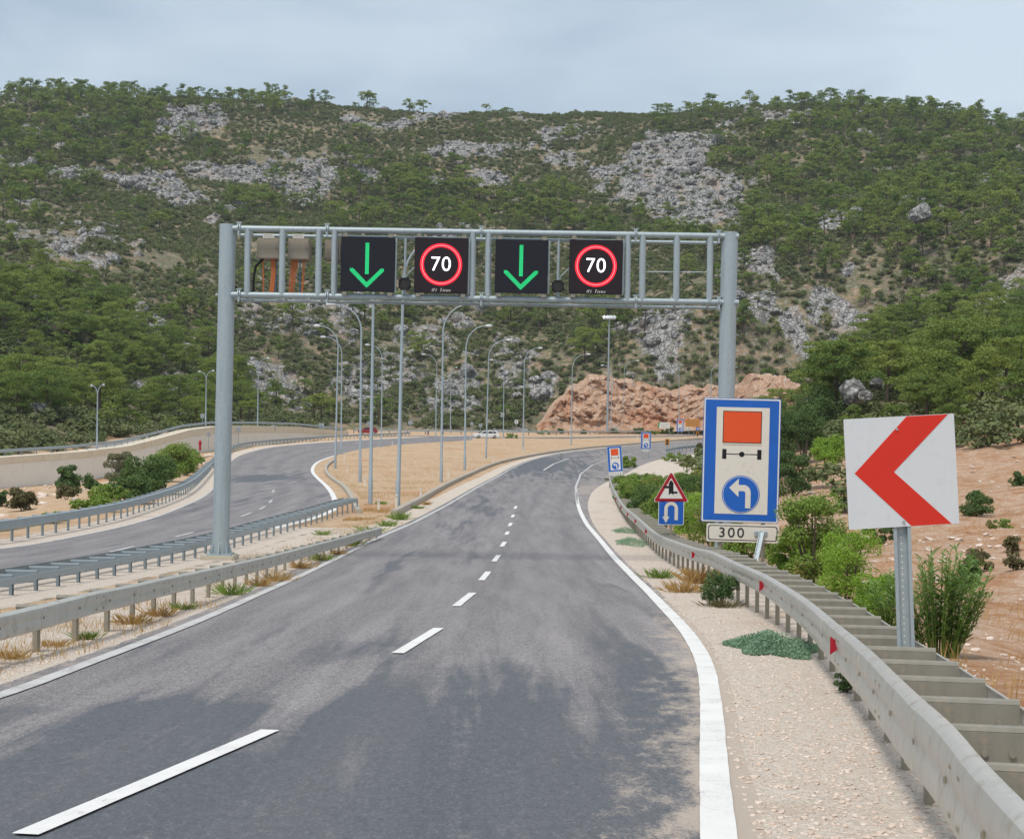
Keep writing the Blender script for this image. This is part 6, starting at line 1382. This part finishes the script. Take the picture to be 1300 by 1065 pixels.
def shoulder(n):
    y = 7+rng.uniform(0, 1, n)**1.8*70; a = np.interp(y, [p[1] for p in R_line if p[1] < 190], [p[0] for p in R_line if p[1] < 190])+.12; b = np.interp(y, [p[1] for p in RR], [p[0] for p in RR])+.5
    x = a+(b-a)*rng.uniform(0, 1, n); xl = np.interp(y, [p[1] for p in L_edge], [p[0] for p in L_edge]); xr = np.interp(y, [p[1] for p in LR], [p[0] for p in LR]); k = rng.uniform(0, 1, n) > .62; x = np.where(k, xl-.1-(xl-xr)*rng.uniform(0, 1.15, n), x); return x, y
P, s_ = stones(26000, shoulder, .010, .05, '', '', 3.5)
instances('gravel', P, rng.uniform(0, 6.28, len(P)), s_, rng.integers(0, 3, len(P)), [[R1], [R2], [R3]], 'pale loose gravel on both road shoulders', 'gravel', rng.uniform(.5, 1, len(P)))
def ontop(n):
    u = rng.uniform(0, 1, n); i = rng.integers(0, len(SP), n); return SP[i, 0]+rng.normal(0, .25, n), SP[i, 1]+rng.normal(0, .6, n)
# ------------------------------------------------------------------ air
m = bpy.data.materials.new('thin_haze'); m.use_nodes = True; q = NT(m.node_tree)
for n_ in list(q.N): q.N.remove(n_)
vo = q.n('ShaderNodeVolumePrincipled'); q.put(vo, 'Color', (.80, .87, .95)); q.put(vo, 'Density', .00011); q.put(vo, 'Anisotropy', .2); mo = q.n('ShaderNodeOutputMaterial'); q.L.new(vo.outputs[0], mo.inputs['Volume'])
mb = MB(); mb.box((0, 755, 60), (1800, 1620, 330)); hz = mb.build('haze', m); struct(hz, 'stuff', 'thin bluish haze in the air over the valley')
# ------------------------------------------------------------------ light
w = bpy.data.worlds.new('World'); S.world = w; w.use_nodes = True; t = NT(w.node_tree)
SUN_EL, SUN_AZ = R(60), R(212)     # azimuth clockwise from +Y: behind and left of the camera
for n_ in list(t.N): t.N.remove(n_)
sky = t.n('ShaderNodeTexSky', sky_type='NISHITA'); sky.sun_disc = False; sky.sun_elevation = SUN_EL; sky.sun_rotation = SUN_AZ; sky.dust_density = 2; sky.air_density = 1.2
b1 = t.n('ShaderNodeBackground'); t.put(b1, 0, sky.outputs[0]); t.put(b1, 1, .1)
tc = t.n('ShaderNodeTexCoord'); vec = t.scale(tc.outputs['Generated'], (1, 1, 3.2))
n1 = t.noise(vec, 2.1, 4, .5, .4); n2 = t.noise(vec, 5, 5, .55, .3)
sx = t.n('ShaderNodeSeparateXYZ'); t.put(sx, 0, tc.outputs['Generated'])
br = t.ramp(t.m('ADD', sx.outputs[0], t.m('MULTIPLY', sx.outputs[2], .8)), .26, .58, 0, .26)
br = t.m('ADD', br, t.ramp(sx.outputs[2], .10, .24, .07, 0))
cl = t.mix(t.ramp(t.m('ADD', br, t.m('ADD', t.m('MULTIPLY', n1, .75), t.m('MULTIPLY', n2, .25))), .45, .68), (.165, .222, .288), (.37, .415, .46))
b2 = t.n('ShaderNodeBackground'); t.put(b2, 0, cl); t.put(b2, 1, 1.0)
mx = t.n('ShaderNodeMixShader'); t.put(mx, 0, .82); t.L.new(b1.outputs[0], mx.inputs[1]); t.L.new(b2.outputs[0], mx.inputs[2])
ow = t.n('ShaderNodeOutputWorld'); t.L.new(mx.outputs[0], ow.inputs[0])
sd = bpy.data.lights.new('sun', 'SUN'); sd.energy = 1.5; sd.angle = R(20); sd.color = (1, .95, .88)
so = bpy.data.objects.new('sun', sd); COL.objects.link(so)
dirv = Vector((math.sin(SUN_AZ)*math.cos(SUN_EL), math.cos(SUN_AZ)*math.cos(SUN_EL), math.sin(SUN_EL)))
so.rotation_euler = dirv.to_track_quat('Z', 'Y').to_euler()
S.view_settings.view_transform = 'Standard'; S.view_settings.look = 'None'; S.view_settings.exposure = .90; S.view_settings.gamma = 1
S.render.engine = 'CYCLES'; S.cycles.use_denoising = True; S.cycles.max_bounces = 6; S.cycles.transparent_max_bounces = 4
